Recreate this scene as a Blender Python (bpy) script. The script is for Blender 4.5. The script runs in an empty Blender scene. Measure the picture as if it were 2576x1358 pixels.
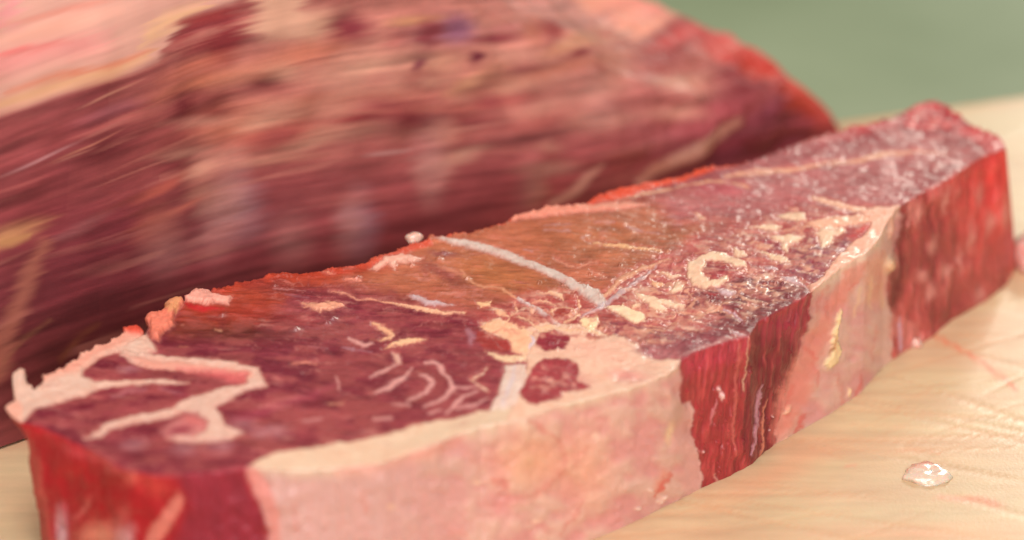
import bpy, bmesh, math, random
import numpy as np
from mathutils import Vector, Matrix
random.seed(4); np.random.seed(4)
sc = bpy.context.scene
COL = sc.collection

# ---------------------------------------------------------------- camera
H = 0.032                                   # thickness of the steak (m)
PITCH = math.radians(28.0)
DIST = 0.60
LENS = 100.0
TARGET = np.array([0.0, 0.0, H])
CAM = TARGET + DIST * np.array([0.0, -math.cos(PITCH), math.sin(PITCH)])
RIGHT = np.array([1.0, 0, 0])
FWD = (TARGET - CAM) / DIST
UP = np.cross(RIGHT, FWD)
cd = bpy.data.cameras.new('camera'); cam = bpy.data.objects.new('camera', cd)
COL.objects.link(cam); sc.camera = cam
cam.location = CAM.tolist()
cam.rotation_euler = (math.pi / 2 - PITCH, 0, 0)
cd.lens = LENS; cd.sensor_width = 36; cd.clip_start = 0.02; cd.clip_end = 20
cd.dof.use_dof = True; cd.dof.focus_distance = 0.592; cd.dof.aperture_fstop = 6.3
cd.dof.aperture_blades = 0

# ---------------------------------------------------------------- world and lamps
w = bpy.data.worlds.new('World'); sc.world = w; w.use_nodes = True
bg = w.node_tree.nodes['Background']
bg.inputs[0].default_value = (1.0, 0.93, 0.90, 1); bg.inputs[1].default_value = 0.15

def area(name, loc, aim, size, power, color, sizey=None):
    d = bpy.data.lights.new(name, 'AREA'); d.energy = power; d.color = color
    d.shape = 'RECTANGLE'; d.size = size; d.size_y = sizey or size
    o = bpy.data.objects.new(name, d); COL.objects.link(o); o.location = loc
    o.rotation_euler = (Vector(aim) - Vector(loc)).to_track_quat('-Z', 'Y').to_euler()
    return o
area('ceiling_lamp', (-0.05, -0.25, 1.25), (0.02, 0, 0), 0.7, 14.0, (1.0, 0.95, 0.92))
area('back_lamp', (0.68, 1.55, 0.78), (0.08, 0.05, 0), 0.36, 11.0, (1.0, 0.98, 0.83), 0.32)
area('front_lamp', (0.20, -1.15, 0.50), (0.0, 0, 0.01), 0.7, 12.0, (1.0, 0.95, 0.92))
sc.view_settings.view_transform = 'Standard'; sc.view_settings.look = 'None'
sc.view_settings.exposure = 0.0; sc.view_settings.gamma = 1.0
sc.cycles.max_bounces = 6; sc.cycles.use_denoising = True

# ---------------------------------------------------------------- outline helpers
# outlines are noted on a 2576 x 1358 sheet and laid onto real planes of the place
SW = 2576.0
K = 36.0 / LENS / SW
def unproject(px, py, z):
    px = np.asarray(px, float); py = np.asarray(py, float)
    dx = (px - 1288.0) * K; dy = -(py - 679.0) * K
    d = FWD + dx[..., None] * RIGHT + dy[..., None] * UP
    t = (z - CAM[2]) / d[..., 2]
    return CAM + d * t[..., None]
def project(P):
    v = P - CAM
    zc = v @ FWD
    return 1288.0 + (v @ RIGHT) / zc / K, 679.0 - (v @ UP) / zc / K

SHEETS = {'D': (0, 0, 1.0), 'C1': (0, 754.7, .4447), 'C2': (628.9, 754.7, .4447), 'C3': (1257.8, 691.8, .4447),
          'C4': (1760.9, 691.8, .491), 'C5': (880.5, 440.2, .3705), 'C6': (1446.5, 377.3, .3705),
          'C7': (1823.8, 188.7, .4167), 'C8': (251.6, 566.0, .3706), 'B1': (0, 0, .4632), 'B2': (943.4, 0, .4632),
          'B3': (0, 377.3, .5096), 'W4': (2072.9, 943.4, .3057), 'W5': (0, 1006.2, .2594)}
def S(sheet, pts):
    ox, oy, s = SHEETS[sheet]
    return [(ox + x * s, oy + y * s) for x, y in pts]
def lin(c):
    a = np.array(c[:3], float) / 255.0
    return np.where(a <= .04045, a / 12.92, ((a + .055) / 1.055) ** 2.4)

# ---------------------------------------------------------------- noise
def hash2(ix, iy, seed):
    n = (ix.astype(np.int64) * 374761393 + iy.astype(np.int64) * 668265263 + seed * 1442695041) & 0xffffffff
    n = ((n ^ (n >> 13)) * 1274126177) & 0xffffffff
    n = (n ^ (n >> 16)) & 0xffffffff
    return n / 4294967295.0
def vnoise(x, y, seed=0):
    ix = np.floor(x); iy = np.floor(y); fx = x - ix; fy = y - iy
    fx = fx * fx * fx * (fx * (fx * 6 - 15) + 10); fy = fy * fy * fy * (fy * (fy * 6 - 15) + 10)
    a = hash2(ix, iy, seed); b = hash2(ix + 1, iy, seed); c = hash2(ix, iy + 1, seed); d = hash2(ix + 1, iy + 1, seed)
    return ((a * (1 - fx) + b * fx) * (1 - fy) + (c * (1 - fx) + d * fx) * fy) * 2 - 1
def fbm(x, y, seed=0, octv=4, gain=.5, rot=0.0):
    s = 0; a = 1; n = 0
    for k in range(octv):
        s = s + a * vnoise(x, y, seed + 17 * k); n += a; a *= gain
        x, y = x * 1.93 + y * rot + 5.2, y * 1.93 - x * rot + 1.7
    return s / n

def sdf_poly(px, py, pts):
    d = np.full(px.shape, 1e18); s = np.ones(px.shape, bool)
    n = len(pts); inside = np.zeros(px.shape, bool)
    for i in range(n):
        ax, ay = pts[i]; bx, by = pts[(i + 1) % n]
        ex, ey = bx - ax, by - ay; wx, wy = px - ax, py - ay
        L = ex * ex + ey * ey + 1e-12
        t = np.clip((wx * ex + wy * ey) / L, 0, 1)
        q = (wx - ex * t) ** 2 + (wy - ey * t) ** 2
        d = np.minimum(d, q)
        c = ((ay > py) != (by > py))
        with np.errstate(divide='ignore', invalid='ignore'):
            xx = ex * (py - ay) / (ey if ey != 0 else 1e-12) + ax
        inside ^= (c & (px < xx))
    return np.where(inside, -1, 1) * np.sqrt(d)
def sdf_line(px, py, pts, ws):
    d = np.full(px.shape, 1e9)
    for i in range(len(pts) - 1):
        ax, ay = pts[i]; bx, by = pts[i + 1]
        ex, ey = bx - ax, by - ay; wx, wy = px - ax, py - ay
        t = np.clip((wx * ex + wy * ey) / (ex * ex + ey * ey + 1e-12), 0, 1)
        r = ws[i] * (1 - t) + ws[i + 1] * t
        d = np.minimum(d, np.hypot(wx - ex * t, wy - ey * t) - r * .5)
    return d

class Sheet:
    """vertices of one surface with their outline coordinates, colour, wetness, relief and part id"""
    def __init__(s, px, py, base, seed=0, wu=None, wv=None):
        s.px = px; s.py = py; s.col = np.tile(lin(base), (px.size, 1)).reshape(px.shape + (3,))
        s.id = np.zeros(px.shape, int); s.h = np.zeros(px.shape); s.fat = np.zeros(px.shape)
        s.wx = wu if wu is not None else 5 * fbm(px / 26, py / 18, seed + 1, 3) + 2.8 * fbm(px / 7, py / 5, seed + 2, 3)
        s.wy = wv if wv is not None else 3.2 * fbm(px / 26, py / 18, seed + 3, 3) + 2.0 * fbm(px / 7, py / 5, seed + 4, 3)
        s.parts = {}; s.blur = 1.0; s.halo = False; s.rag = .75 * fbm(px / 15, py / 4.5, seed + 5, 3) + .35 * fbm(px / 5, py / 2.5, seed + 6, 2)
    def paint(s, sdf, bb, c, soft, op, warp, fat, lift, part, grain=0, mod=None):
        m = 40 + soft * 3 + (60 if warp > 1.5 else 0)
        k = (s.px > bb[0] - m) & (s.px < bb[2] + m) & (s.py > bb[1] - m) & (s.py < bb[3] + m)
        if not k.any(): return
        x = s.px[k] + s.wx[k] * warp; y = s.py[k] + s.wy[k] * warp
        d = sdf(x, y)
        if s.halo and op > .75 and soft < 4:
            d = d + s.rag[k] * (3.6 if fat > .7 else 1.8) + (.9 if fat > .7 and soft < 3.5 else 0)
        cov = np.clip(.5 - d / (soft * 2.9 + .6), 0, 1); cov = cov * cov * (3 - 2 * cov) * op
        if mod is not None: cov = cov * mod(s.px[k], s.py[k])
        col = lin(c)
        if s.halo and fat > .7 and op > .75:
            hc = np.clip(.5 - (d - 3.5) / 10, 0, 1) * .5 * (1 - s.fat[k])
            s.col[k] = s.col[k] * (1 - hc[:, None]) + lin((192, 112, 100)) * hc[:, None]
            v = np.clip(.35 + 1.3 * fbm(s.px[k] / 20 + bb[0], s.py[k] / 9, 7, 3), 0, 1)[:, None] * .55
            col = col[None, :] * (1 - v) + (lin(c) * np.array([.93, .78, .74]))[None, :] * v
        if grain:
            g = 1 + grain * fbm(s.px[k] / 9, s.py[k] / 5, int(bb[0]) % 97, 3)
            col = (col[None, :] if col.ndim == 1 else col) * g[:, None]
        s.col[k] = s.col[k] * (1 - cov[:, None]) + col * cov[:, None]
        s.fat[k] = s.fat[k] * (1 - cov) + fat * cov
        if lift: s.h[k] += lift * cov * np.clip(-d / 8 + .4, 0, 1)
        if s.halo and fat > .7 and op > .75: s.h[k] -= .00022 * np.exp(-((d - 1.5) / 3.0) ** 2)
        if part is not None:
            pid = len(s.parts) + 1; s.parts[pid] = part
            idk = s.id[k]; idk[cov > .5] = pid; s.id[k] = idk
    def P(s, sheet, pts, c, soft=1.2, op=1.0, warp=1.0, fat=0.0, lift=0.0, part=None, grain=0, mod=None):
        pts = S(sheet, pts); a = np.array(pts)
        s.paint(lambda x, y: sdf_poly(x, y, pts), (*a.min(0), *a.max(0)), c, soft * s.blur, op, warp, fat, lift, part, grain, mod)
    def L(s, sheet, pts, wd, c, soft=1.2, op=1.0, warp=1.0, fat=0.0, lift=0.0, part=None, grain=0, mod=None):
        pts = S(sheet, pts); a = np.array(pts)
        ws = list(wd) if isinstance(wd, (list, tuple)) else [wd * .45] + [wd] * (len(pts) - 2) + [wd * .45]
        s.paint(lambda x, y: sdf_line(x, y, pts, ws), (*a.min(0), *a.max(0)), c, soft, op, warp, fat, lift, part, grain, mod)
    def E(s, sheet, cx, cy, rx, ry, c, ang=0, soft=.5, op=1.0, warp=1.0, fat=0.0, lift=0.0, part=None, grain=0, mod=None):
        ox, oy, k = SHEETS[sheet]; cx = ox + cx * k; cy = oy + cy * k; rx *= k; ry *= k
        ca, sa = math.cos(math.radians(ang)), math.sin(math.radians(ang)); R = max(rx, ry)
        def f(x, y):
            u = ((x - cx) * ca + (y - cy) * sa) / rx; v = (-(x - cx) * sa + (y - cy) * ca) / ry
            return (np.hypot(u, v) - 1) * min(rx, ry)
        s.paint(f, (cx - R, cy - R, cx + R, cy + R), c, soft * min(rx, ry), op, warp, fat, lift, part, grain, mod)

# ---------------------------------------------------------------- colours
FAT = (216, 176, 152); FATP = (226, 164, 140); CREAM = (226, 190, 154); SIN = (206, 188, 186); SINB = (188, 172, 192)
MUS = (132, 54, 62); MUSD = (104, 42, 50); TAN = (200, 142, 116); PINK = (205, 112, 104)

# ---------------------------------------------------------------- materials
def nodes(m):
    m.use_nodes = True; nt = m.node_tree; nt.nodes.clear(); return nt
def meat_material(name, scale_vec, rough=0.33, bump=0.25, sss=0.22, fine=420.0, coat=0.25, soft_rough=0.0, spec=0.5):
    m = bpy.data.materials.new(name); nt = nodes(m); N = nt.nodes.new; Lk = nt.links.new
    out = N('ShaderNodeOutputMaterial'); b = N('ShaderNodeBsdfPrincipled'); Lk(b.outputs[0], out.inputs[0])
    at = N('ShaderNodeAttribute'); at.attribute_name = 'tone'
    ft = N('ShaderNodeAttribute'); ft.attribute_name = 'fat'
    tc = N('ShaderNodeTexCoord'); mp = N('ShaderNodeMapping'); mp.inputs['Scale'].default_value = scale_vec
    Lk(tc.outputs['Object'], mp.inputs['Vector'])
    n1 = N('ShaderNodeTexNoise'); n1.inputs['Scale'].default_value = fine; n1.inputs['Detail'].default_value = 5; n1.inputs['Roughness'].default_value = .65
    Lk(mp.outputs[0], n1.inputs['Vector'])
    n2 = N('ShaderNodeTexNoise'); n2.inputs['Scale'].default_value = 900; n2.inputs['Detail'].default_value = 3
    Lk(tc.outputs['Object'], n2.inputs['Vector'])
    # colour grain
    mr = N('ShaderNodeMapRange'); mr.inputs['From Min'].default_value = .3; mr.inputs['From Max'].default_value = .7
    mr.inputs['To Min'].default_value = .80; mr.inputs['To Max'].default_value = 1.2
    Lk(n1.outputs['Fac'], mr.inputs['Value'])
    fm = N('ShaderNodeMix'); fm.data_type = 'FLOAT'; Lk(ft.outputs['Fac'], fm.inputs[0]); Lk(mr.outputs[0], fm.inputs[2]); fm.inputs[3].default_value = 1.0
    vm = N('ShaderNodeVectorMath'); vm.operation = 'SCALE'; Lk(at.outputs['Color'], vm.inputs[0]); Lk(fm.outputs[0], vm.inputs['Scale'])
    Lk(vm.outputs[0], b.inputs['Base Color'])
    # relief
    ad = N('ShaderNodeMath'); ad.operation = 'MULTIPLY_ADD'; Lk(n2.outputs['Fac'], ad.inputs[0]); ad.inputs[1].default_value = .18; Lk(n1.outputs['Fac'], ad.inputs[2])
    bm_ = N('ShaderNodeBump'); bm_.inputs['Strength'].default_value = bump; bm_.inputs['Distance'].default_value = .0006
    Lk(ad.outputs[0], bm_.inputs['Height']); Lk(bm_.outputs[0], b.inputs['Normal']); Lk(bm_.outputs[0], b.inputs['Coat Normal'])
    bs = N('ShaderNodeMapRange'); bs.inputs['To Min'].default_value = bump; bs.inputs['To Max'].default_value = bump * .12; Lk(ft.outputs['Fac'], bs.inputs['Value']); Lk(bs.outputs[0], bm_.inputs['Strength'])
    wt = N('ShaderNodeAttribute'); wt.attribute_name = 'wet'
    ws = N('ShaderNodeMapRange'); ws.inputs['To Min'].default_value = 0.0; ws.inputs['To Max'].default_value = spec; Lk(wt.outputs['Fac'], ws.inputs['Value'])
    wc = N('ShaderNodeMath'); wc.operation = 'MULTIPLY'; wc.inputs[1].default_value = coat; Lk(wt.outputs['Fac'], wc.inputs[0])
    rr = N('ShaderNodeMapRange'); rr.inputs['From Min'].default_value = .3; rr.inputs['From Max'].default_value = .7
    rr.inputs['To Min'].default_value = rough - .08 + soft_rough; rr.inputs['To Max'].default_value = rough + .14 + soft_rough
    Lk(n2.outputs['Fac'], rr.inputs['Value']); Lk(rr.outputs[0], b.inputs['Roughness'])
    b.inputs['Subsurface Weight'].default_value = sss; b.inputs['Subsurface Radius'].default_value = (1.0, .35, .25)
    b.inputs['Subsurface Scale'].default_value = .0016
    Lk(wc.outputs[0], b.inputs['Coat Weight']); b.inputs['Coat Roughness'].default_value = .18
    Lk(ws.outputs[0], b.inputs['Specular IOR Level'])
    return m
M_TOP = meat_material('cut_meat', (.28, 1.25, 1.0), rough=.37, bump=.32, coat=.27, sss=.12, spec=.55)
M_WALL = meat_material('meat_side', (1.1, 1.1, .2), rough=.36, bump=.3, coat=.3, sss=.3, spec=.5)
M_ROAST = meat_material('roast_meat', (.3, .3, 1.0), rough=.5, bump=.12, coat=.05, soft_rough=.08, fine=150, spec=.3, sss=.1)
M_SCRAP = meat_material('fat_gobbet', (1, 1, 1), rough=.2, bump=.2, sss=.8, coat=.9)
for n_ in M_SCRAP.node_tree.nodes:
    if n_.type == 'BSDF_PRINCIPLED': n_.inputs['Transmission Weight'].default_value = .15; n_.inputs['IOR'].default_value = 1.36

# ---------------------------------------------------------------- grid to objects
def link(o, parent=None):
    COL.objects.link(o)
    if parent: o.parent = parent
    return o
def thing(name, loc, label, cat, group=None):
    o = bpy.data.objects.new(name, None); o.empty_display_size = .01; link(o); o.location = loc
    o['label'] = label; o['category'] = cat
    if group: o['group'] = group
    return o
def grid_normals(V):
    du = np.gradient(V, axis=0); dv = np.gradient(V, axis=1)
    n = np.cross(du, dv); n /= (np.linalg.norm(n, axis=-1, keepdims=True) + 1e-12)
    return n
def mesh_part(name, V, Nn, quads, tone, fat, mat, parent, origin, wet=None):
    """V,Nn,tone,fat flat arrays; quads (n,4) global indices: one mesh object of just those faces"""
    used, inv = np.unique(quads, return_inverse=True)
    q = inv.reshape(-1, 4)
    me = bpy.data.meshes.new(name)
    me.vertices.add(len(used)); me.vertices.foreach_set('co', (V[used] - origin).astype(np.float32).ravel())
    nq = len(q); me.loops.add(nq * 4); me.loops.foreach_set('vertex_index', q.astype(np.int32).ravel())
    me.polygons.add(nq); me.polygons.foreach_set('loop_start', (np.arange(nq) * 4).astype(np.int32))
    me.polygons.foreach_set('use_smooth', np.ones(nq, bool))
    me.update(calc_edges=True)
    a = me.attributes.new('tone', 'FLOAT_COLOR', 'POINT')
    c4 = np.concatenate([np.clip(tone[used], 0, 1), np.ones((len(used), 1))], 1)
    a.data.foreach_set('color', c4.astype(np.float32).ravel())
    f = me.attributes.new('fat', 'FLOAT', 'POINT'); f.data.foreach_set('value', fat[used].astype(np.float32))
    f = me.attributes.new('wet', 'FLOAT', 'POINT'); f.data.foreach_set('value', (np.full(len(used), .6) if wet is None else wet[used]).astype(np.float32))
    me.normals_split_custom_set_from_vertices(Nn[used].astype(np.float32))
    me.materials.append(mat)
    return link(bpy.data.objects.new(name, me), parent)

def interp(pts, x):
    a = np.array(pts); return np.interp(x, a[:, 0], a[:, 1])

# ================================================================ THE STEAK
far = []
far += S('D', [(13, 1025)])
far += S('C1', [(62, 580), (88, 560), (95, 432), (118, 436), (150, 470), (190, 512), (238, 492), (248, 436), (300, 415), (365, 402), (378, 368), (455, 340), (470, 302), (520, 285), (545, 262), (600, 245), (650, 218), (690, 182), (735, 150), (785, 168), (800, 203), (828, 208), (838, 140), (858, 75), (900, 78), (950, 62), (978, 12)])
far += S('C8', [(490, 515), (575, 505), (640, 445), (720, 428), (752, 438), (860, 402), (960, 365), (1080, 345), (1170, 312), (1240, 303), (1350, 318), (1440, 300), (1540, 293), (1620, 278), (1780, 258), (1820, 248), (1860, 215), (1920, 198), (2010, 165), (2060, 130)])
far += S('C5', [(400, 455), (535, 432), (548, 398), (620, 403), (800, 390), (900, 352), (1030, 310), (1100, 265), (1230, 235), (1340, 200), (1400, 202), (1570, 190), (1680, 130), (1830, 80)])
far += S('C6', [(110, 308), (200, 285), (390, 222), (530, 192), (720, 160), (870, 112), (930, 106), (1100, 90), (1270, 55)])
far += S('C7', [(240, 478), (380, 440), (450, 400), (520, 378), (620, 342), (720, 325), (800, 300), (900, 285), (1000, 268), (1030, 242), (1080, 232), (1110, 200), (1200, 160), (1280, 148), (1330, 168), (1370, 220), (1450, 288), (1500, 322), (1600, 338), (1650, 358), (1680, 395), (1697, 440)])
far = [p for i, p in enumerate(far) if i == 0 or p[0] > max(q[0] for q in far[:i])]
XA, XB = far[0][0], far[-1][0]
near = [(XA, far[0][1] + .5)] + S('D', [(30, 1048), (55, 1062)]) + S('C1', [(180, 700), (250, 725), (350, 770), (500, 845), (620, 915), (720, 968), (850, 990), (1000, 992), (1150, 975), (1300, 952), (1400, 942)]) \
    + S('C2', [(30, 940), (200, 965), (500, 950), (750, 922), (950, 852), (1150, 772), (1300, 712), (1430, 688)]) \
    + S('C3', [(90, 815), (250, 768), (450, 700), (700, 650), (850, 600), (950, 562), (1005, 510), (1022, 482), (1100, 436), (1200, 402), (1300, 368), (1395, 348), (1412, 345), (1425, 322), (1460, 265), (1600, 192), (1700, 142), (1765, 95)]) \
    + S('C7', [(540, 1300), (600, 1245), (700, 1165), (850, 1080), (930, 985), (975, 900), (1030, 815), (1075, 785), (1110, 762), (1180, 712), (1280, 668), (1400, 592), (1500, 522), (1600, 470), (1680, 448)]) + [(XB, far[-1][1] + 1.0)]
near = [p for i, p in enumerate(near) if i == 0 or p[0] > max(q[0] for q in near[:i])]
PAIRS = [((XA, 0), (88, 1395)), ((55, 0), (107, 1400)), ((310, 0), (335, 1520)), ((480, 0), (500, 1560)), ((635, 0), (670, 1560)), ((1000, 0), (1010, 1490)),
         ((1296, 0), (1300, 1425)), ((1560, 0), (1560, 1330)), ((1640, 0), (1650, 1285)), ((1711, 0), (1764, 1228)), ((1800, 0), (1840, 1196)), ((1885, 0), (1894, 1165)),
         ((1960, 0), (1922, 1136)), ((2043, 0), (1952, 1116)), ((2110, 0), (2080, 1047)), ((2180, 0), (2168, 986)), ((2225, 0), (2217, 927)), ((2258, 0), (2262, 893)),
         ((2340, 0), (2345, 850)), ((2400, 0), (2400, 803)), ((2465, 0), (2480, 758)), ((2510, 0), (2535, 715)), ((XB, 0), (2560, 668))]
NU = 1150
X = np.linspace(XA, XB, NU)
yf = interp(far, X) + 1.3 * fbm(X / 9, X * 0, 5, 3) + 1.4 * np.abs(fbm(X / 5, X * 0, 8, 2)) * np.clip(.5 + 2 * fbm(X / 90, X * 0, 9, 2), 0, 1)
yn = interp(near, X) + 2.2 * fbm(X / 22, X * 0 + 3, 6, 4)
yn = np.maximum(yn, yf + .3)
pxs = np.array([p[0][0] for p in PAIRS]); bxs = np.array([p[1][0] for p in PAIRS]); bys = np.array([p[1][1] for p in PAIRS])
xb = np.interp(X, pxs, bxs); yb = np.interp(X, pxs, bys)
Ff = unproject(X, yf, H); Fn = unproject(X, yn, H); Fb = unproject(xb, yb, 0.0); Fb[:, 2] = -.0008
# back foot: straight under the far edge, running together with the front foot at both ends
k = np.minimum(np.clip((X - 62) / 190, 0, 1), np.clip((XB - X) / 60, 0, 1))[:, None]
Bk = Ff.copy(); Bk[:, 2] = -.0008; Bk = Fb * (1 - k) + Bk * k
NB, NT, NW = 26, 250, 125
tb = np.linspace(0, 1, NB, endpoint=False); tt = np.linspace(0, 1, NT, endpoint=False); tw = np.linspace(0, 1, NW)
V = np.zeros((NU, NB + NT + NW, 3)); PX = np.zeros(V.shape[:2]); PY = np.zeros(V.shape[:2])
V[:, :NB] = Bk[:, None] * (1 - tb)[None, :, None] + Ff[:, None] * tb[None, :, None]
PX[:, :NB] = X[:, None]; PY[:, :NB] = yf[:, None] + (1 - tb)[None] * 0
ks = np.ones(61) / 61; yfs = np.convolve(np.pad(yf, 30, mode='reflect', reflect_type='odd'), ks, 'valid')
py = yfs[:, None] * (1 - tt) + yn[:, None] * tt + (yf - yfs)[:, None] * np.exp(-tt / .05) * (1 - tt); py = np.maximum.accumulate(py, axis=1)
py = np.minimum(py, yn[:, None] - .02); px = np.repeat(X[:, None], NT, 1)
PX[:, NB:NB + NT] = px; PY[:, NB:NB + NT] = py; V[:, NB:NB + NT] = unproject(px, py, H)
V[:, NB + NT:] = Fn[:, None] * (1 - tw)[None, :, None] + Fb[:, None] * tw[None, :, None]
PX[:, NB + NT:] = X[:, None] * (1 - tw) + xb[:, None] * tw
PY[:, NB + NT:] = yn[:, None] * (1 - tw) + yb[:, None] * tw

cj = int(np.searchsorted(X, 62))
wgt = np.clip(1 - (X - XA) / (62 - XA), 0, 1)[:, None]; wgt = np.sqrt(wgt) * np.clip((tw - .015) / .09, 0, 1)[None] ** 1.0
wgt = wgt * wgt * (3 - 2 * wgt)
ref = V[cj, NB + NT:].copy() + np.array([0, .0015, 0]); rpx = PX[cj, NB + NT:].copy(); rpy = PY[cj, NB + NT:].copy()
sl_ = slice(NB + NT, None)
V[:cj, sl_] = V[:cj, sl_] * (1 - wgt[:cj, :, None]) + ref[None] * wgt[:cj, :, None]
wb = np.sqrt(np.clip(1 - (X - XA) / (62 - XA), 0, 1))[:, None] * np.clip((1 - tb - .015) / .12, 0, 1)[None]; wb = wb * wb * (3 - 2 * wb)
V[:cj, :NB] = V[:cj, :NB] * (1 - wb[:cj, :, None]) + (ref[None, None, 0] * 0 + V[cj, :NB][None]) * wb[:cj, :, None]
PX[:cj, sl_] = PX[:cj, sl_] * (1 - wgt[:cj]) + rpx[None] * wgt[:cj]
top = Sheet(PX[:, :NB + NT], PY[:, :NB + NT], MUS, 11)
T = top; T.halo = True
# --- broad tones of the cut face
T.P('D', [(930, 640), (1090, 580), (1290, 530), (1450, 505), (1700, 490), (1860, 520), (1820, 630), (1680, 690), (1540, 750), (1420, 800), (1250, 800), (1100, 780), (960, 730), (840, 712), (760, 690)], (172, 98, 72), soft=24, warp=3)
T.E('D', 1250, 690, 150, 40, (168, 102, 62), ang=18, soft=.8, op=.7, warp=2)
T.E('D', 1540, 610, 150, 45, (164, 100, 66), ang=5, soft=.8, op=.7, warp=2)
T.P('D', [(1650, 500), (1900, 400), (2100, 320), (2350, 250), (2560, 370), (2400, 440), (2260, 530), (2130, 560), (1960, 560), (1800, 560), (1700, 560)], (166, 92, 90), soft=22, warp=3)
T.P('D', [(1480, 760), (1620, 660), (1800, 570), (2000, 520), (2220, 520), (2140, 650), (2050, 740), (1890, 850), (1700, 890), (1560, 850)], (166, 84, 78), soft=14, warp=2)
T.P('D', [(1180, 790), (1330, 730), (1480, 740), (1560, 790), (1500, 850), (1380, 870), (1250, 850)], (160, 72, 66), soft=12, warp=2)
T.P('D', [(440, 800), (470, 750), (560, 715), (700, 665), (860, 655), (960, 640), (985, 672), (860, 705), (740, 735), (700, 790), (620, 830), (520, 835), (430, 850)], (164, 68, 48), soft=15, warp=3)
T.L('D', [(520, 745), (620, 708), (720, 690), (860, 678), (960, 662)], 26, (178, 66, 46), soft=7, warp=1)
T.E('D', 560, 836, 150, 22, (106, 66, 44), ang=3, soft=.9, op=.85, warp=3)
T.E('D', 700, 800, 110, 14, (166, 60, 44), ang=8, soft=.9, op=.6, warp=4)
T.E('D', 720, 930, 260, 60, (112, 50, 58), ang=8, soft=.9, op=.7, warp=4)
T.E('D', 400, 1130, 240, 40, (138, 66, 68), ang=-4, soft=.9, op=.7, warp=4)
T.E('D', 640, 1110, 300, 40, (146, 72, 70), ang=-6, soft=.9, op=.6, warp=4)
T.E('D', 1000, 1010, 230, 60, (150, 74, 72), ang=-8, soft=.9, op=.6, warp=4)
T.E('D', 940, 840, 160, 40, (140, 76, 74), ang=8, soft=.9, op=.6, warp=4)
T.E('D', 760, 735, 120, 18, (112, 48, 52), ang=10, soft=.9, op=.8, warp=4)
T.E('D', 1060, 800, 130, 26, (116, 40, 52), ang=12, soft=.9, op=.8, warp=4)
T.E('D', 1120, 690, 60, 13, (120, 52, 56), ang=25, soft=.9, op=.8, warp=3)
T.E('D', 1115, 640, 30, 7, (112, 52, 62), ang=5, soft=.9, op=.8, warp=2)
T.E('D', 2060, 380, 100, 14, (142, 62, 66), ang=-14, soft=.9, op=.8, warp=3)
T.E('D', 2170, 345, 50, 9, (120, 38, 46), ang=-10, soft=.9, op=.9, warp=3)
T.E('D', 2330, 460, 150, 30, (142, 66, 66), ang=-20, soft=.9, op=.5, warp=3)
T.E('C6', 1000, 262, 200, 42, (170, 82, 86), ang=8, soft=.6, warp=1.5, part='muscle_bundle')
# streaks of the grain running along the cut
g1 = fbm(PX[:, :NB + NT] / 46, (PY[:, :NB + NT] - PX[:, :NB + NT] * .06) / 3.2, 31, 4)
g2 = fbm(PX[:, :NB + NT] / 14, (PY[:, :NB + NT] - PX[:, :NB + NT] * .05) / 2.4, 33, 3)
g3 = fbm(PX[:, :NB + NT] / 70, PY[:, :NB + NT] / 36, 37, 3)
f = 1 + .24 * g1 + .16 * g2 + .22 * g3
T.col *= f[..., None]
pk = np.clip((g1 - .28) * 3.2, 0, 1) * .22
T.col = T.col * (1 - pk[..., None]) + lin((190, 100, 96)) * pk[..., None]
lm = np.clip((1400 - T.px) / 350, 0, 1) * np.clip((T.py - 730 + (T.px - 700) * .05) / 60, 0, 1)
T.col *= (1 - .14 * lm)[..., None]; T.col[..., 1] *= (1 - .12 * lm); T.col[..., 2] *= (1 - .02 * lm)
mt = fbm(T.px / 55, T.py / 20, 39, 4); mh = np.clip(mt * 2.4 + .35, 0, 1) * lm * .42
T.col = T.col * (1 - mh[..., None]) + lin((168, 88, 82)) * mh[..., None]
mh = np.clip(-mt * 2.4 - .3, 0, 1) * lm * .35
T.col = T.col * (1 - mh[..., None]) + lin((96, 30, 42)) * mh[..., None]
# --- far rim
T.P('C6', [(-60, 400), (0, 355), (110, 300), (200, 275), (390, 215), (530, 185), (720, 150), (870, 105), (1000, 92), (1180, 80), (950, 140), (740, 200), (560, 240), (300, 335), (100, 368), (-40, 385)], (206, 78, 54), soft=3, part='rim_membrane', grain=.15)
T.P('C5', [(1050, 300), (1100, 255), (1230, 228), (1340, 192), (1420, 198), (1570, 190), (1900, 186), (2037, 196), (1900, 226), (1500, 262), (1200, 292)], (222, 142, 120), soft=2.5, fat=.8, lift=.0003, part='fat_rim', grain=.12)
T.L('C5', [(545, 402), (640, 408), (800, 398), (900, 360), (1030, 318), (1090, 290)], [5, 7, 7, 6, 6, 4], (200, 74, 50), soft=1.5, part='rim_membrane')
T.P('C5', [(60, 620), (130, 590), (200, 560), (330, 500), (400, 455), (540, 430), (560, 470), (480, 500), (300, 560), (180, 600)], (202, 84, 62), soft=3, lift=.0002)
T.P('C5', [(130, 640), (240, 560), (290, 545), (400, 540), (500, 560), (420, 590), (330, 590), (310, 640), (260, 600), (180, 650)], (222, 168, 148), soft=2, fat=.9, lift=.0004, part='fat_pocket', grain=.15)
T.L('C8', [(1490, 300), (1540, 325), (1590, 330)], 5, (224, 150, 125), soft=1, fat=.8, part='fat_fleck')
T.L('C8', [(1660, 300), (1720, 295)], 6, (214, 130, 104), soft=1.5, fat=.8, part='fat_fleck')
T.L('C8', [(1660, 370), (1700, 372), (1770, 375)], 8, (224, 140, 118), soft=1.5, fat=.8, part='fat_fleck')
T.P('C8', [(560, 512), (640, 440), (720, 425), (770, 470), (900, 490), (885, 540), (800, 530), (740, 552), (640, 530)], (226, 158, 140), soft=2, fat=.9, lift=.0006, part='fat_tab', grain=.2)
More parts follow.
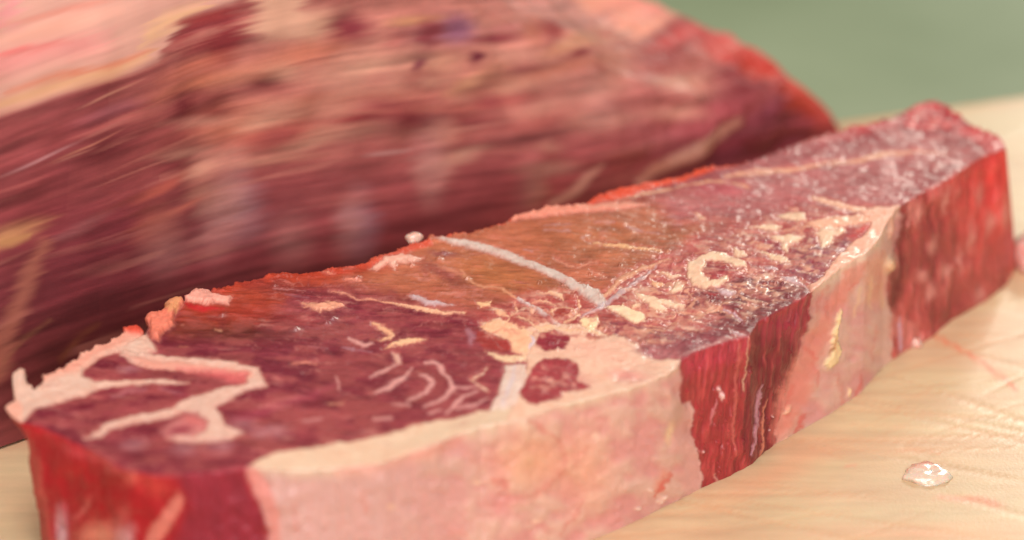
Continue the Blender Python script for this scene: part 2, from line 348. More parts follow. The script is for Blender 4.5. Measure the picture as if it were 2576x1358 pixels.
T.P('C8', [(320, 620), (345, 590), (400, 595), (480, 560), (480, 515), (580, 508), (560, 560), (510, 590), (500, 680), (440, 720), (400, 795), (340, 770)], (226, 128, 104), soft=2, fat=.8, lift=.0011, part='fat_tab', grain=.25)
T.P('C8', [(450, 560), (490, 512), (570, 516), (540, 560), (510, 600), (470, 620)], (214, 152, 104), soft=3, fat=.6, op=.8)
T.P('C8', [(570, 530), (640, 545), (740, 560), (850, 570), (700, 590), (600, 570)], (176, 44, 44), soft=3)
# --- left fat rim and the bent seam
T.P('C1', [(-40, 600), (60, 540), (80, 400), (130, 420), (190, 490), (240, 480), (240, 420), (370, 380), (370, 350), (460, 320), (540, 245), (650, 200), (735, 130), (830, 200), (885, 290), (800, 312), (700, 302), (678, 285), (560, 330), (470, 400), (470, 430), (540, 458), (700, 458), (900, 452), (1075, 462), (900, 474), (700, 480), (560, 490), (470, 535), (330, 570), (200, 610), (120, 700), (60, 720), (-40, 700)],
    (216, 178, 158), soft=3.8, fat=1, lift=.0003, part='fat_rim', warp=.8, grain=.08)
T.P('C1', [(240, 470), (240, 400), (370, 370), (460, 320), (540, 245), (735, 120), (800, 200), (700, 250), (560, 320), (440, 410), (330, 440)], (226, 152, 130), soft=9, fat=1, op=.8)
T.P('C1', [(690, 180), (735, 140), (790, 160), (800, 210), (740, 200)], (206, 80, 62), soft=4, lift=.0005)
T.P('C1', [(20, 590), (88, 560), (130, 620), (120, 700), (60, 680)], (228, 168, 146), soft=6, fat=1)
T.P('C1', [(690, 285), (850, 308), (1000, 322), (1130, 335), (1300, 352), (1400, 376), (1460, 390), (1482, 440), (1512, 490), (1380, 515), (1290, 570), (1210, 608), (1250, 650), (1275, 715), (1375, 752), (1300, 785), (1130, 802), (1000, 792), (950, 772), (1080, 760), (1160, 740), (1172, 690), (1120, 640), (1040, 632), (960, 655), (800, 685), (622, 728), (580, 765), (480, 778), (560, 740), (590, 700), (750, 652), (960, 612), (1080, 543), (1250, 495), (1390, 475), (1395, 435), (1250, 408), (1150, 402), (1000, 388), (830, 375), (740, 345), (680, 310)],
    (212, 172, 154), soft=3.9, fat=1, lift=.0003, part='fat_seam', warp=.7, grain=.1)
T.P('C1', [(720, 320), (850, 340), (1130, 370), (1400, 410), (1440, 440), (1390, 470), (1250, 412), (1000, 388), (830, 375)], (220, 148, 128), soft=6, fat=1, op=.8)
T.P('C1', [(1000, 388), (1270, 400), (1410, 425), (1385, 478), (1290, 466), (1240, 440), (1080, 405)], (196, 92, 92), soft=6, op=.85)
T.P('C1', [(1040, 648), (1110, 645), (1170, 700), (1150, 755), (1090, 785), (960, 778), (905, 740), (950, 700)], (200, 124, 118), soft=7, op=.75, fat=.5, part='fat_pocket')
T.E('C1', 1020, 735, 60, 24, (146, 62, 72), ang=-10, soft=.8)
T.E('C1', 1090, 680, 60, 20, (200, 100, 96), ang=20, soft=.9, op=.7)
T.E('C1', 730, 390, 50, 16, (176, 120, 126), soft=1, op=.6)
T.L('C1', [(900, 500), (1030, 525)], 5, (176, 112, 116), soft=3, op=.7)
T.L('C1', [(640, 545), (720, 510), (830, 505)], 8, (170, 104, 112), soft=6, op=.6)
T.L('C1', [(420, 630), (510, 635)], 8, (176, 92, 92), soft=5, op=.7)
for (x, y) in [(1480, 750), (1570, 740), (1370, 700), (1250, 830), (1050, 840), (760, 820)]:
    T.E('C1', x, y, 50, 26, (176, 122, 126), ang=-5, soft=1.1, op=.55, warp=2)
for (x, y, l) in [(1720, 350, 60), (1890, 580, 50), (1750, 680, 70), (1560, 600, 90), (1640, 560, 60)]:
    T.L('C1', [(x - l, y + 6), (x + l, y - 6)], 6, (192, 116, 108), soft=4, op=.6)
T.L('C1', [(1320, 680), (1500, 620), (1700, 560), (1900, 480)], 14, (164, 72, 84), soft=8, op=.6)
# --- front fat border on the cut face, widening to the fat triangle
T.P('C2', [(-60, 990), (0, 935), (30, 900), (70, 878), (130, 862), (450, 812), (800, 742), (1000, 690), (1180, 655), (1300, 620), (1430, 598), (1560, 580), (1700, 600), (1700, 900), (1200, 1000), (200, 1000)],
    (218, 184, 156), soft=2.6, fat=1, part='fat_border', warp=.7, grain=.05)
T.P('C2', [(900, 800), (1000, 720), (1180, 668), (1300, 640), (1500, 600), (1500, 660), (1200, 730), (1000, 800)], (206, 176, 148), soft=8, fat=1, op=.7)
T.P('C3', [(60, 745), (120, 640), (150, 500), (110, 430), (0, 400), (-60, 330), (-120, 270), (0, 240), (60, 300), (160, 300), (230, 265), (400, 262), (560, 300), (600, 330), (650, 312), (760, 360), (800, 400), (880, 462), (1030, 475), (1060, 530), (950, 640), (700, 720), (250, 860), (0, 900)],
    (222, 180, 154), soft=2, fat=1, part='fat_wedge', grain=.06)
T.E('C3', 520, 420, 240, 60, (228, 166, 144), ang=12, soft=.9, op=.7, fat=1)
T.E('C3', 720, 570, 80, 26, (208, 112, 112), ang=5, soft=1, op=.7)
T.E('C3', 440, 590, 70, 30, (205, 124, 116), ang=5, soft=1, op=.6, fat=.8)
T.L('C3', [(630, 470), (700, 480)], 6, (188, 110, 90), soft=2, op=.6)
T.P('C3', [(195, 385), (230, 322), (310, 306), (405, 345), (390, 400), (345, 428), (260, 428), (205, 405)], (140, 46, 56), soft=2.5, warp=1.6, part='muscle_island')
T.P('C3', [(210, 500), (290, 472), (400, 488), (440, 540), (450, 600), (515, 622), (400, 660), (330, 690), (200, 722), (120, 705), (108, 655), (140, 600), (150, 560)], (150, 58, 62), soft=2.5, warp=1.8, part='muscle_island', grain=.3)
for i in range(34):
    a = random.uniform(0, 6.28); r = random.uniform(0, 1)
    T.E('C3', 290 + 140 * r * math.cos(a), 595 + 80 * r * math.sin(a), random.uniform(8, 18), random.uniform(5, 10), (206, 140, 124), ang=random.uniform(-30, 30), soft=.9, op=.6, warp=1.5)
T.P('C2', [(1270, 188), (1330, 176), (1400, 195), (1490, 225), (1530, 272), (1420, 296), (1330, 276), (1285, 235)], (150, 58, 54), soft=2.5, warp=1.6, part='muscle_island', grain=.2)
T.P('C3', [(480, 345), (520, 325), (560, 335), (640, 325), (620, 350), (560, 365), (510, 360)], (156, 70, 66), soft=1.5, warp=1.5)
T.P('C2', [(1440, 365), (1555, 365), (1562, 430), (1530, 520), (1505, 592), (1440, 612), (1340, 622), (1400, 540), (1422, 470)], (214, 186, 170), soft=2, fat=1, lift=.0002, part='sinew_band', grain=.1)
T.L('C2', [(1500, 380), (1480, 470), (1430, 590)], 8, (196, 180, 190), soft=4, op=.6, fat=1)
T.P('C2', [(1335, 285), (1450, 308), (1560, 300), (1560, 345), (1460, 352), (1390, 325)], (226, 188, 152), soft=1.6, fat=1, part='fat_pocket')
T.P('C5', [(880, 1030), (960, 985), (1060, 985), (1180, 1040), (1240, 1080), (1230, 1150), (1195, 1210), (1110, 1190), (1080, 1120), (1000, 1075), (900, 1060)], (230, 178, 142), soft=2, fat=1, part='fat_pocket', grain=.08)
T.L('C5', [(1230, 1080), (1245, 1120), (1215, 1170)], 9, (200, 186, 196), soft=2, fat=1)
T.L('C5', [(800, 1060), (830, 1110), (820, 1150)], 14, (176, 128, 138), soft=5, op=.6)
# veins of the middle part
VEIN = (210, 148, 140)
for pts, wd in [([(705, 525), (800, 490), (870, 450), (912, 388)], 11), ([(680, 440), (770, 400), (840, 355), (850, 325), (808, 298)], 10), ([(890, 562), (990, 520), (1035, 465), (1000, 435), (955, 425)], 10),
                ([(985, 600), (1090, 555), (1150, 505), (1120, 440), (1080, 380), (1040, 345), (990, 350)], 10), ([(1110, 630), (1180, 580), (1210, 545), (1290, 520)], 9), ([(1170, 610), (1260, 600), (1350, 560)], 7),
                ([(810, 580), (900, 592)], 9), ([(700, 670), (800, 665)], 8), ([(1150, 500), (1280, 490)], 7), ([(560, 210), (640, 250), (700, 240)], 12), ([(1010, 640), (1080, 620)], 7), ([(490, 440), (500, 500)], 6)]:
    T.L('C2', pts, wd, VEIN, soft=3.2, op=.95, fat=.6, part='fat_vein')
T.L('C2', [(1250, 445), (1300, 420), (1345, 380)], 8, FAT, soft=1.5, fat=1, part='fat_vein')
T.L('C2', [(1255, 445), (1290, 480), (1355, 520)], 6, FAT, soft=1.5, fat=1, part='fat_vein')
T.L('C2', [(690, 130), (760, 155), (805, 185), (790, 205), (740, 215)], 11, (222, 166, 130), soft=1.8, fat=1, part='fat_vein')
T.P('C2', [(740, 270), (800, 235), (860, 215), (900, 203), (1000, 218), (920, 240), (830, 250)], (228, 180, 140), soft=1.5, fat=1, lift=.0002, part='fat_fleck')
T.P('C2', [(800, 292), (840, 300), (860, 350), (820, 340)], (206, 158, 140), soft=2.5, fat=1, part='fat_fleck')
T.L('C2', [(240, 360), (310, 345), (370, 355)], 7, (210, 130, 112), soft=2, fat=1, part='fat_fleck')
T.L('C2', [(450, 585), (520, 580)], 6, (204, 140, 112), soft=3, op=.8)
T.L('C2', [(300, 690), (400, 670)], 8, (180, 124, 122), soft=4, op=.8)
T.P('C8', [(1380, 530), (1440, 512), (1520, 508), (1640, 528), (1660, 552), (1560, 570), (1490, 585), (1420, 560)], (222, 158, 130), soft=2, warp=1.5, fat=1, lift=.0003, part='fat_pocket', grain=.3)
T.L('C8', [(1170, 432), (1300, 432), (1400, 445)], 2.5, (190, 130, 126), soft=1.5, op=.7)
T.L('C8', [(1560, 440), (1680, 462), (1740, 497), (1850, 497), (2000, 525), (2200, 565), (2376, 605)], [2, 4, 4, 4, 7, 10, 8], (222, 150, 124), soft=1.8, fat=1, part='fat_vein')
T.P('C5', [(190, 835), (350, 866), (500, 902), (650, 922), (795, 930), (790, 945), (640, 945), (500, 925), (350, 885)], (228, 176, 142), soft=1.6, fat=1, part='fat_vein')
T.P('C5', [(395, 812), (470, 808), (540, 850), (620, 862), (725, 882), (620, 892), (520, 888), (450, 850)], (192, 164, 164), soft=2.4, fat=1, lift=.0002, part='sinew_band')
for (x, y, l, c) in [(800, 710, 16, (200, 140, 110)), (560, 680, 8, (180, 110, 96)), (440, 547, 50, (190, 120, 104)), (1480, 830, 60, (170, 104, 108)), (1780, 850, 60, (172, 120, 130)), (1690, 830, 40, (170, 130, 140)), (570, 822, 26, (190, 116, 92)), (1860, 770, 30, (186, 110, 90)), (1330, 480, 80, (150, 92, 98)), (1440, 700, 40, (150, 80, 88))]:
    T.L('C8', [(x - l, y - l * .1), (x + l, y + l * .1)], 5, c, soft=2.5, op=.8)
# fat lobes between the sinews
T.L('C5', [(740, 640), (800, 700), (900, 760), (1010, 770), (1050, 790)], 6, (206, 142, 110), soft=2.5, op=.8, fat=.7)
T.L('C5', [(600, 620), (700, 650), (770, 690)], 8, (200, 130, 104), soft=4, op=.7)
T.L('C5', [(1040, 780), (1130, 830), (1180, 840)], 5, (214, 150, 116), soft=2, op=.8, fat=.7)
for pts, wd in [([(1382, 965), (1368, 915), (1425, 880), (1500, 895), (1552, 930), (1525, 965), (1450, 985)], 8), ([(1285, 800), (1350, 788), (1440, 808), (1446, 835)], 8), ([(1240, 850), (1330, 842), (1400, 880)], 6),
                ([(1120, 860), (1125, 930), (1110, 960)], 7), ([(1140, 965), (1230, 1002), (1300, 1035), (1400, 1010)], 9), ([(1540, 820), (1560, 870), (1545, 930)], 6), ([(1100, 940), (1070, 1000), (1180, 1030)], 8),
                ([(900, 1000), (960, 1000), (1050, 1010)], 6)]:
    T.L('C5', pts, wd, (226, 176, 140), soft=1.5, fat=1, warp=1.3, part='fat_lobe')
T.P('C5', [(862, 862), (960, 850), (948, 885), (880, 903)], (230, 184, 140), soft=1.4, fat=1, part='fat_fleck')
T.P('C5', [(955, 895), (1040, 918), (1085, 965), (1040, 975), (985, 935)], (226, 170, 136), soft=1.5, fat=1, part='fat_fleck')
T.P('C5', [(1210, 870), (1260, 870), (1250, 940), (1220, 960)], (226, 168, 140), soft=1.5, fat=1, part='fat_fleck')
T.P('C5', [(1395, 930), (1430, 905), (1490, 930), (1480, 950), (1430, 955)], (152, 60, 50), soft=1.5)
T.L('C5', [(1150, 832), (1260, 895), (1350, 965), (1430, 1005)], [9, 11, 11, 8], (204, 182, 176), soft=2.4, fat=1, lift=.0002, part='sinew_band')
T.P('C5', [(575, 420), (640, 418), (720, 438), (900, 466), (1040, 498), (1200, 566), (1300, 600), (1420, 658), (1560, 738), (1690, 775), (1745, 850), (1740, 892), (1660, 864), (1540, 785), (1400, 712), (1250, 645), (1100, 582), (950, 532), (800, 492), (680, 462)], (200, 178, 166), soft=2.6, fat=1, lift=.0003, part='sinew_band', grain=.12, warp=.8)
for a_, b_ in [((795, 480), (810, 500)), ((1575, 745), (1590, 775)), ((1690, 815), (1698, 850)), ((1240, 600), (1255, 640)), ((1000, 500), (1010, 525))]: T.L('C5', [a_, b_], 2.5, (150, 104, 92), soft=1.2, op=.8, warp=.4)
T.L('C6', [(205, 985), (330, 872), (460, 800), (560, 762), (650, 728)], [13, 15, 12, 8, 4], (206, 148, 118), soft=1.6, fat=.8, lift=.0001, part='sinew_band')
T.L('C6', [(230, 1025), (300, 975), (390, 905), (500, 835), (560, 770)], [12, 11, 9, 6, 3], (184, 162, 162), soft=2.4, fat=.8, op=.85, part='sinew_band')
T.L('C5', [(1740, 870), (1640, 920), (1560, 960)], [12, 12, 5], (196, 178, 180), soft=3, op=.8, fat=.8)
T.P('C5', [(1730, 880), (1870, 885), (1995, 930), (2010, 985), (1930, 1005), (1830, 945), (1760, 915)], (234, 206, 168), soft=1.5, fat=1, lift=.0003, part='fat_pocket')
T.P('C5', [(1560, 960), (1690, 962), (1710, 1010), (1640, 1055), (1575, 1015)], (234, 200, 156), soft=1.8, warp=1.4, fat=1, part='fat_pocket')
T.L('C5', [(1220, 1062), (1400, 1032), (1650, 1062), (1835, 1082)], 7, (226, 180, 144), soft=1.5, warp=1.4, fat=1, part='fat_vein')
# --- marbled part
dk = lambda *a, **k: T.P(*a, **k)
dk('C3', [(580, 260), (700, 268), (900, 305), (1080, 325), (1250, 305), (1330, 330), (1200, 405), (1030, 448), (900, 400), (800, 385), (700, 350), (600, 295)], (134, 66, 70), soft=3, warp=1.8, grain=.3, part='muscle_bundle')
dk('C3', [(1050, 140), (1150, 85), (1260, 55), (1400, 15), (1700, 55), (1775, 90), (1600, 200), (1450, 270), (1425, 340), (1310, 322), (1150, 285), (1280, 232), (1170, 192), (1060, 175)], (120, 54, 56), soft=3, warp=1.6, grain=.3, part='muscle_bundle')
dk('C6', [(890, 760), (1000, 750), (1090, 800), (1030, 850), (960, 875), (900, 870), (870, 815)], (146, 58, 60), soft=2.5, warp=1.5, grain=.3, part='muscle_bundle')
dk('C6', [(1200, 620), (1300, 600), (1410, 640), (1400, 700), (1260, 670)], (146, 62, 68), soft=3, warp=1.5, grain=.2, part='muscle_bundle')
dk('C6', [(1440, 700), (1560, 640), (1760, 650), (1980, 510), (1840, 670), (1720, 830), (1660, 900), (1500, 850), (1360, 800)], (140, 66, 74), soft=5, warp=1.6, grain=.3)
dk('C6', [(1560, 540), (1640, 540), (1660, 640), (1560, 600)], (150, 60, 70), soft=3, warp=1.6)
dk('C6', [(1850, 580), (1960, 505), (2030, 500), (1900, 600)], (186, 66, 62), soft=4, warp=1)
# procedural flecks of marbling between the outlined ones
mask = sdf_poly(T.px, T.py, S('D', [(1560, 790), (1640, 690), (1760, 610), (1900, 560), (2050, 530), (2180, 545), (2120, 640), (2040, 705), (1900, 790), (1760, 820), (1640, 870), (1500, 850), (1260, 840), (1240, 800), (1400, 760)]))
mk = np.clip(.5 - mask / 40, 0, 1)
r1 = 1 - np.abs(fbm((T.px + 2.2 * T.wx) / 44, (T.py + 1.3 * T.wy - T.px * .08) / 11, 71, 2, rot=.15)) * 2.2
r2 = fbm(T.px / 60, T.py / 25, 77, 2)
fl = np.clip((r1 - .42) * 2.6, 0, 1) * np.clip(r2 * 2.5 + .55, 0, 1) * mk * .85 * (1 - T.fat)
T.col = T.col * (1 - fl[..., None]) + lin((214, 152, 124)) * fl[..., None]; T.fat = np.maximum(T.fat, fl); T.h += .0001 * fl
b4 = np.clip((fbm((T.px + 2 * T.wx) / 30, (T.py - T.px * .08 + 1.5 * T.wy) / 8, 74, 3) - .12) * 4, 0, 1) * mk * .6 * (1 - T.fat)
T.col = T.col * (1 - b4[..., None]) + lin((208, 140, 118)) * b4[..., None]; T.fat = np.maximum(T.fat, b4 * .8)
b5 = np.clip((fbm((T.px + 2 * T.wx) / 26, (T.py - T.px * .08 + T.wy) / 7, 75, 3) - .22) * 4, 0, 1) * mk * .7 * (1 - T.fat)
T.col = T.col * (1 - b5[..., None]) + lin((140, 46, 54)) * b5[..., None]
r3 = 1 - np.abs(fbm((T.px + 3 * T.wx) / 60, (T.py + 2 * T.wy - T.px * .05) / 10, 91, 2, rot=.1)) * 2.6
fl = np.clip((r3 - .72) * 3.5, 0, 1) * np.clip(fbm(T.px / 90, T.py / 30, 93, 2) * 2.5 + .1, 0, 1) * .38 * (1 - T.fat)
T.col = T.col * (1 - fl[..., None]) + lin((200, 128, 118)) * fl[..., None]
rm = random.Random(21)
zone = S('D', [(1500, 800), (1600, 700), (1760, 610), (1900, 560), (2050, 530), (2180, 545), (2120, 640), (2040, 705), (1900, 790), (1760, 820), (1640, 870), (1520, 850)])
zone2 = S('D', [(1180, 790), (1300, 740), (1460, 730), (1560, 800), (1500, 850), (1330, 860), (1200, 840)])
def inz(x, y, z): return sdf_poly(np.array([x]), np.array([y]), z)[0] < 0
def sprinkle(count):
  n_ = 0
  while n_ < count:
      x = rm.uniform(1150, 2200); y = rm.uniform(520, 880)
      if not (inz(x, y, zone) or inz(x, y, zone2)): continue
      n_ += 1
      cc = rm.choice([(216, 168, 144), (206, 142, 122), (222, 184, 158), (150, 52, 56), (168, 74, 70), (196, 120, 104)])
      T.E('D', x, y, rm.uniform(4, 20), rm.uniform(1.3, 4), cc, ang=rm.gauss(9, 14), soft=.9, op=rm.uniform(.5, .95), warp=1.8, fat=.6 if cc[1] > 100 else 0)

sprinkle(200)
def fp(sheet, pts, c=(228, 190, 158), soft=1.3, part='fat_fleck', **k): T.P(sheet, pts, c, soft=soft, fat=1, lift=.0002, part=part, warp=1.4, grain=.06, **k)
fp('C6', [(742, 840), (780, 760), (850, 708), (950, 688), (1060, 716), (1150, 752), (1166, 802), (1100, 795), (1000, 748), (892, 752), (862, 820), (905, 878), (960, 882), (1030, 848), (1048, 878), (980, 925), (880, 945), (800, 922), (772, 880)], part='fat_hook')
fp('C6', [(565, 826), (650, 824), (742, 850), (640, 866)])
fp('C6', [(625, 962), (690, 895), (735, 905), (728, 950), (655, 970)])
fp('C6', [(395, 965), (500, 985), (560, 1005), (745, 1035), (745, 1072), (600, 1052), (645, 1092), (575, 1095), (480, 1035)])
fp('C6', [(1630, 560), (1700, 515), (1820, 515), (1860, 550), (1760, 582), (1735, 640), (1680, 668), (1665, 590)])
fp('C6', [(1340, 445), (1440, 420), (1545, 425), (1590, 485), (1520, 475), (1420, 465)])
fp('C6', [(1165, 520), (1280, 495), (1395, 506), (1385, 545), (1270, 530)])
fp('C6', [(1320, 575), (1450, 555), (1570, 580), (1475, 622), (1442, 690), (1405, 665), (1415, 622)])
fp('C6', [(1235, 665), (1340, 695), (1440, 715), (1468, 762), (1400, 755), (1300, 715)])
fp('C6', [(1550, 495), (1800, 445), (2000, 435), (2100, 440), (1950, 500), (1800, 515), (1650, 535)], c=(226, 168, 138))
fp('C6', [(1055, 655), (1130, 672), (1175, 722), (1100, 728)])
fp('C6', [(805, 422), (862, 438), (905, 468), (858, 470)], c=(220, 172, 142))
fp('C6', [(70, 608), (330, 622), (362, 645), (560, 668), (640, 690), (500, 685), (300, 655)], c=(226, 174, 128), part='fat_vein')
fp('C6', [(520, 880), (600, 885), (615, 905), (560, 925), (500, 905)], c=(224, 168, 130))
fp('C6', [(360, 1040), (430, 1035), (440, 1062), (380, 1070)], c=(226, 184, 150))
fp('C6', [(1440, 370), (1500, 395), (1530, 425), (1470, 410)], c=(214, 150, 126))
T.L('C6', [(1620, 325), (1700, 350), (1780, 380), (1900, 403), (2060, 408)], [12, 12, 8, 8, 14], (226, 174, 144), soft=2, fat=1, part='fat_vein')
T.L('C6', [(300, 335), (500, 282), (700, 240), (880, 210), (1050, 222), (1180, 262)], [3, 6, 6, 6, 4, 2], (216, 160, 126), soft=1.6, fat=1, part='fat_vein')
T.L('C6', [(1020, 182), (1250, 162), (1450, 130), (1700, 82), (1950, 62)], [5, 7, 7, 6, 5], (220, 168, 132), soft=2, fat=1, part='fat_vein')
T.L('C7', [(640, 540), (760, 520), (880, 490), (1000, 465), (1200, 462), (1330, 470)], [5, 5, 14, 9, 5, 3], (216, 158, 128), soft=2.5, fat=1, part='fat_vein')
T.L('C7', [(0, 610), (200, 575), (400, 565), (560, 535), (640, 515)], 7, (222, 160, 128), soft=2.5, fat=.8)
for pts in [[(0, 395), (200, 382), (420, 372)], [(250, 380), (330, 430), (420, 460)]]:
    T.L('C6', pts, 4, (206, 150, 126), soft=2, op=.7)
for s_, pts in [('C5', [(1320, 345), (1500, 340)]), ('C5', [(1320, 372), (1490, 388)]), ('C5', [(1670, 328), (1790, 325)]), ('C5', [(1880, 360), (1990, 380)]), ('C5', [(1570, 425), (1640, 400)]), ('C5', [(1180, 500), (1235, 520)]),
                ('C6', [(360, 522), (460, 550)]), ('C6', [(480, 558), (600, 575)]), ('C6', [(560, 480), (720, 500)]), ('C6', [(640, 440), (700, 445)])]:
    T.L(s_, pts, 5, (184, 136, 134), soft=2, op=.8, fat=.5)
T.L('C5', [(1390, 545), (1480, 600), (1540, 625), (1620, 600), (1690, 590)], 4, (206, 140, 112), soft=1.4, op=.9, fat=.8, part='fat_vein')
T.L('C5', [(1630, 640), (1680, 680), (1750, 700)], 4, (206, 140, 112), soft=1.4, op=.9, fat=.8)
for pts in ([(1372, 850), (1490, 843), (1515, 880), (1575, 915), (1480, 908), (1430, 872)], [(1262, 790), (1350, 778), (1375, 802), (1300, 815)], [(945, 928), (1095, 958), (1065, 995), (990, 978)], [(1050, 1212), (1195, 1268), (1160, 1285), (1090, 1250)]):
    T.P('C6', pts, (202, 172, 172), soft=2.4, fat=1, lift=.0002, part='sinew_fleck', warp=1)
T.L('C6', [(600, 1098), (720, 1090), (850, 1110), (980, 1072), (1000, 1020)], 6, (214, 152, 126), soft=1.6, fat=1, part='fat_vein')
T.L('C6', [(1020, 1080), (1080, 1115), (1145, 1155)], 7, (194, 158, 168), soft=1.6, fat=1, part='sinew_fleck')
T.L('C6', [(1140, 1060), (1220, 1040), (1300, 1050)], 5, (206, 140, 118), soft=2, fat=.8)
sprinkle(60)
n_ = 0
while n_ < 150:
    x = rm.uniform(120, 2400); y = float(np.interp(x, X, yf)) + rm.uniform(.1, .95) * float(np.interp(x, X, yn - yf))
    n_ += 1
    T.E('D', x, y, rm.uniform(5, 26), rm.uniform(1.0, 2.4), rm.choice([(190, 116, 108), (176, 96, 94), (204, 140, 126)]), ang=rm.gauss(3, 9), soft=1, op=rm.uniform(.2, .55), warp=1.5)
T.E('C3', 900, 430, 128, 36, (160, 92, 92), ang=5, soft=.25, warp=.5, part='muscle_bundle', grain=.35)
T.L('C3', [(1020, 455), (1100, 420), (1200, 385), (1300, 350), (1380, 342)], 7, (206, 150, 142), soft=3, op=.55)
# right hand fat top
T.P('C7', [(500, 1260), (560, 1235), (640, 1150), (740, 1020), (850, 955), (880, 900), (860, 860), (780, 815), (900, 795), (1040, 785), (1100, 800), (1100, 1300), (560, 1400)], (228, 170, 144), soft=2, fat=1, lift=.0003, part='fat_border', grain=.08)
T.L('C7', [(560, 740), (640, 770), (760, 800), (1030, 800)], 9, (228, 176, 146), soft=2, fat=1)
T.P('C7', [(1080, 200), (1200, 150), (1330, 150), (1450, 270), (1360, 330), (1200, 330), (1110, 340), (1080, 290)], (176, 46, 50), soft=9, part='muscle_tab', grain=.5)
for i in range(26): T.E('C7', random.uniform(1090, 1400), random.uniform(170, 310), random.uniform(14, 34), random.uniform(6, 14), random.choice([(206, 96, 96), (130, 30, 40), (196, 60, 60), (214, 120, 110)]), ang=random.uniform(-30, 40), soft=.9, op=.6, warp=2, lift=.0003)  # random red and dark dabs; pink ones are highlights painted in
T.L('C7', [(1000, 300), (1080, 330), (1200, 345), (1340, 340)], 7, (120, 34, 42), soft=4, op=.8)  # dark gap under the tab, its shade painted as a line
T.P('C7', [(700, 360), (900, 290), (1060, 270), (1040, 330), (900, 340), (760, 400)], (176, 62, 64), soft=7, op=.7)
T.P('C7', [(1400, 300), (1560, 330), (1690, 400), (1700, 470), (1600, 470), (1520, 400), (1400, 350)], (188, 66, 66), soft=7, op=.8)
T.L('C7', [(1000, 290), (1050, 260)], 10, (214, 150, 140), soft=3)
T.L('C7', [(1090, 330), (1140, 340)], 10, (128, 34, 44), soft=4)  # shade at the lower left of the tab, painted in
T.L('C7', [(1500, 340), (1620, 360), (1690, 430)], 16, (196, 84, 80), soft=7, op=.8)
T.L('C7', [(1110, 770), (1280, 680), (1400, 600), (1600, 480)], 16, (206, 104, 96), soft=7, op=.8)
T.L('C7', [(240, 478), (450, 400), (620, 350), (900, 290)], 12, (190, 84, 72), soft=6, op=.7)

rg = random.Random(77)
GL = [(rg.uniform(1350, 2050), 0, rg.uniform(3, 6), rg.uniform(1.5, 2.5)) for _ in range(55)]
GL = [(x, float(np.interp(x, X, yf)) + rg.uniform(.35, .95) * float(np.interp(x, X, yn - yf)), a, b) for x, _, a, b in GL] + [(742, 831, 12, 5), (835, 802, 11, 4), (822, 812, 8, 3), (1115, 640, 16, 4), (1104, 652, 8, 3), (1035, 667, 6, 3), (560, 795, 7, 3), (900, 700, 7, 3), (1720, 660, 9, 3), (690, 720, 6, 2), (1300, 905, 7, 3), (1175, 700, 8, 3)]
for x, y, rx, ry in GL:
    gg = np.exp(-((T.px - x) / rx) ** 2 - ((T.py - y) / ry) ** 2); T.h += .0007 * gg
# ---------------- side of the steak
wall = Sheet(PX[:, NB + NT:], PY[:, NB + NT:], (226, 162, 138), 51); Wl = wall
WX, WY = Wl.px, Wl.py
TW = np.repeat(tw[None], NU, 0)
gv = fbm((WX - (WY - 1000) * -.03) / 7, WY / 70, 53, 4); gl = fbm(WX / 60, WY / 45, 55, 3)
# fat cap tones
Wl.fat[:] = 1
c = Wl.col
a = np.clip(.5 + gl * 1.6, 0, 1)[..., None]
c[:] = lin((216, 170, 152)) * a + lin((214, 148, 140)) * (1 - a)
left = np.clip((1250 - WX) / 300, 0, 1)[..., None]
c[:] = c * (1 - left) + lin((214, 166, 158)) * left
st = (np.clip((gv - .1) * 2.5, 0, 1) * np.clip((1350 - WX) / 250, 0, 1) * np.clip(TW * 3, 0, 1))[..., None] * .2
c[:] = c * (1 - st) + lin((222, 140, 136)) * st
rim = np.clip(1 - TW / .09 + .3 * gl, 0, 1)[..., None] * .75
c[:] = c * (1 - rim) + lin((224, 196, 166)) * rim
Wl.P('C2', [(480, 930), (750, 920), (950, 850), (1200, 780), (1150, 850), (900, 920), (700, 980), (500, 990)], (228, 160, 148), soft=12, op=.8, fat=1)
Wl.E('C2', 1600, 900, 170, 130, (228, 170, 130), soft=.8, op=.7, fat=1, warp=2)
Wl.E('C2', 1900, 950, 120, 180, (228, 160, 128), soft=.9, op=.6, fat=1)
VP = (206, 116, 104)
for pts, wd, o in [([(1560, 670), (1650, 715), (1745, 790)], 14, .6), ([(1745, 790), (1790, 880), (1760, 960), (1690, 1040), (1580, 1100), (1450, 1120)], 10, .55), ([(1380, 1010), (1430, 1015), (1460, 1050)], 18, .7), ([(1880, 1110), (1830, 1200), (1750, 1310)], 8, .7),
                   ([(930, 870), (1060, 820), (1180, 800)], 20, .45), ([(640, 1080), (660, 1180)], 24, .3), ([(1300, 1140), (1500, 1140), (1600, 1130)], 14, .35), ([(1240, 860), (1300, 930), (1330, 880)], 26, .3),
                   ([(1600, 1240), (1700, 1290)], 14, .5), ([(1130, 1300), (1200, 1290)], 30, .4), ([(250, 1150), (260, 1300)], 26, .35), ([(1900, 820), (1850, 900), (1750, 1000)], 8, .3)]:
    Wl.L('C2', pts, wd, VP, soft=6, op=o, warp=2, fat=.9)
for x, y in [(1285, 1020), (1950, 760), (800, 1160), (1620, 1235)]:
    Wl.E('C2', x, y, 18, 14, (238, 196, 170), soft=.9, fat=1)
Wl.P('C3', [(1005, 640), (1060, 690), (1095, 760), (1100, 900), (1130, 1020), (1160, 1130), (1130, 1210), (1080, 1190), (1020, 1000), (930, 1000), (960, 880), (940, 820), (980, 740)], (216, 158, 146), soft=7, fat=1, op=.85, part='silverskin')
Wl.P('C3', [(1000, 690), (1040, 720), (1020, 800), (960, 900), (930, 890), (960, 780)], (190, 148, 126), soft=8, op=.7, fat=1)
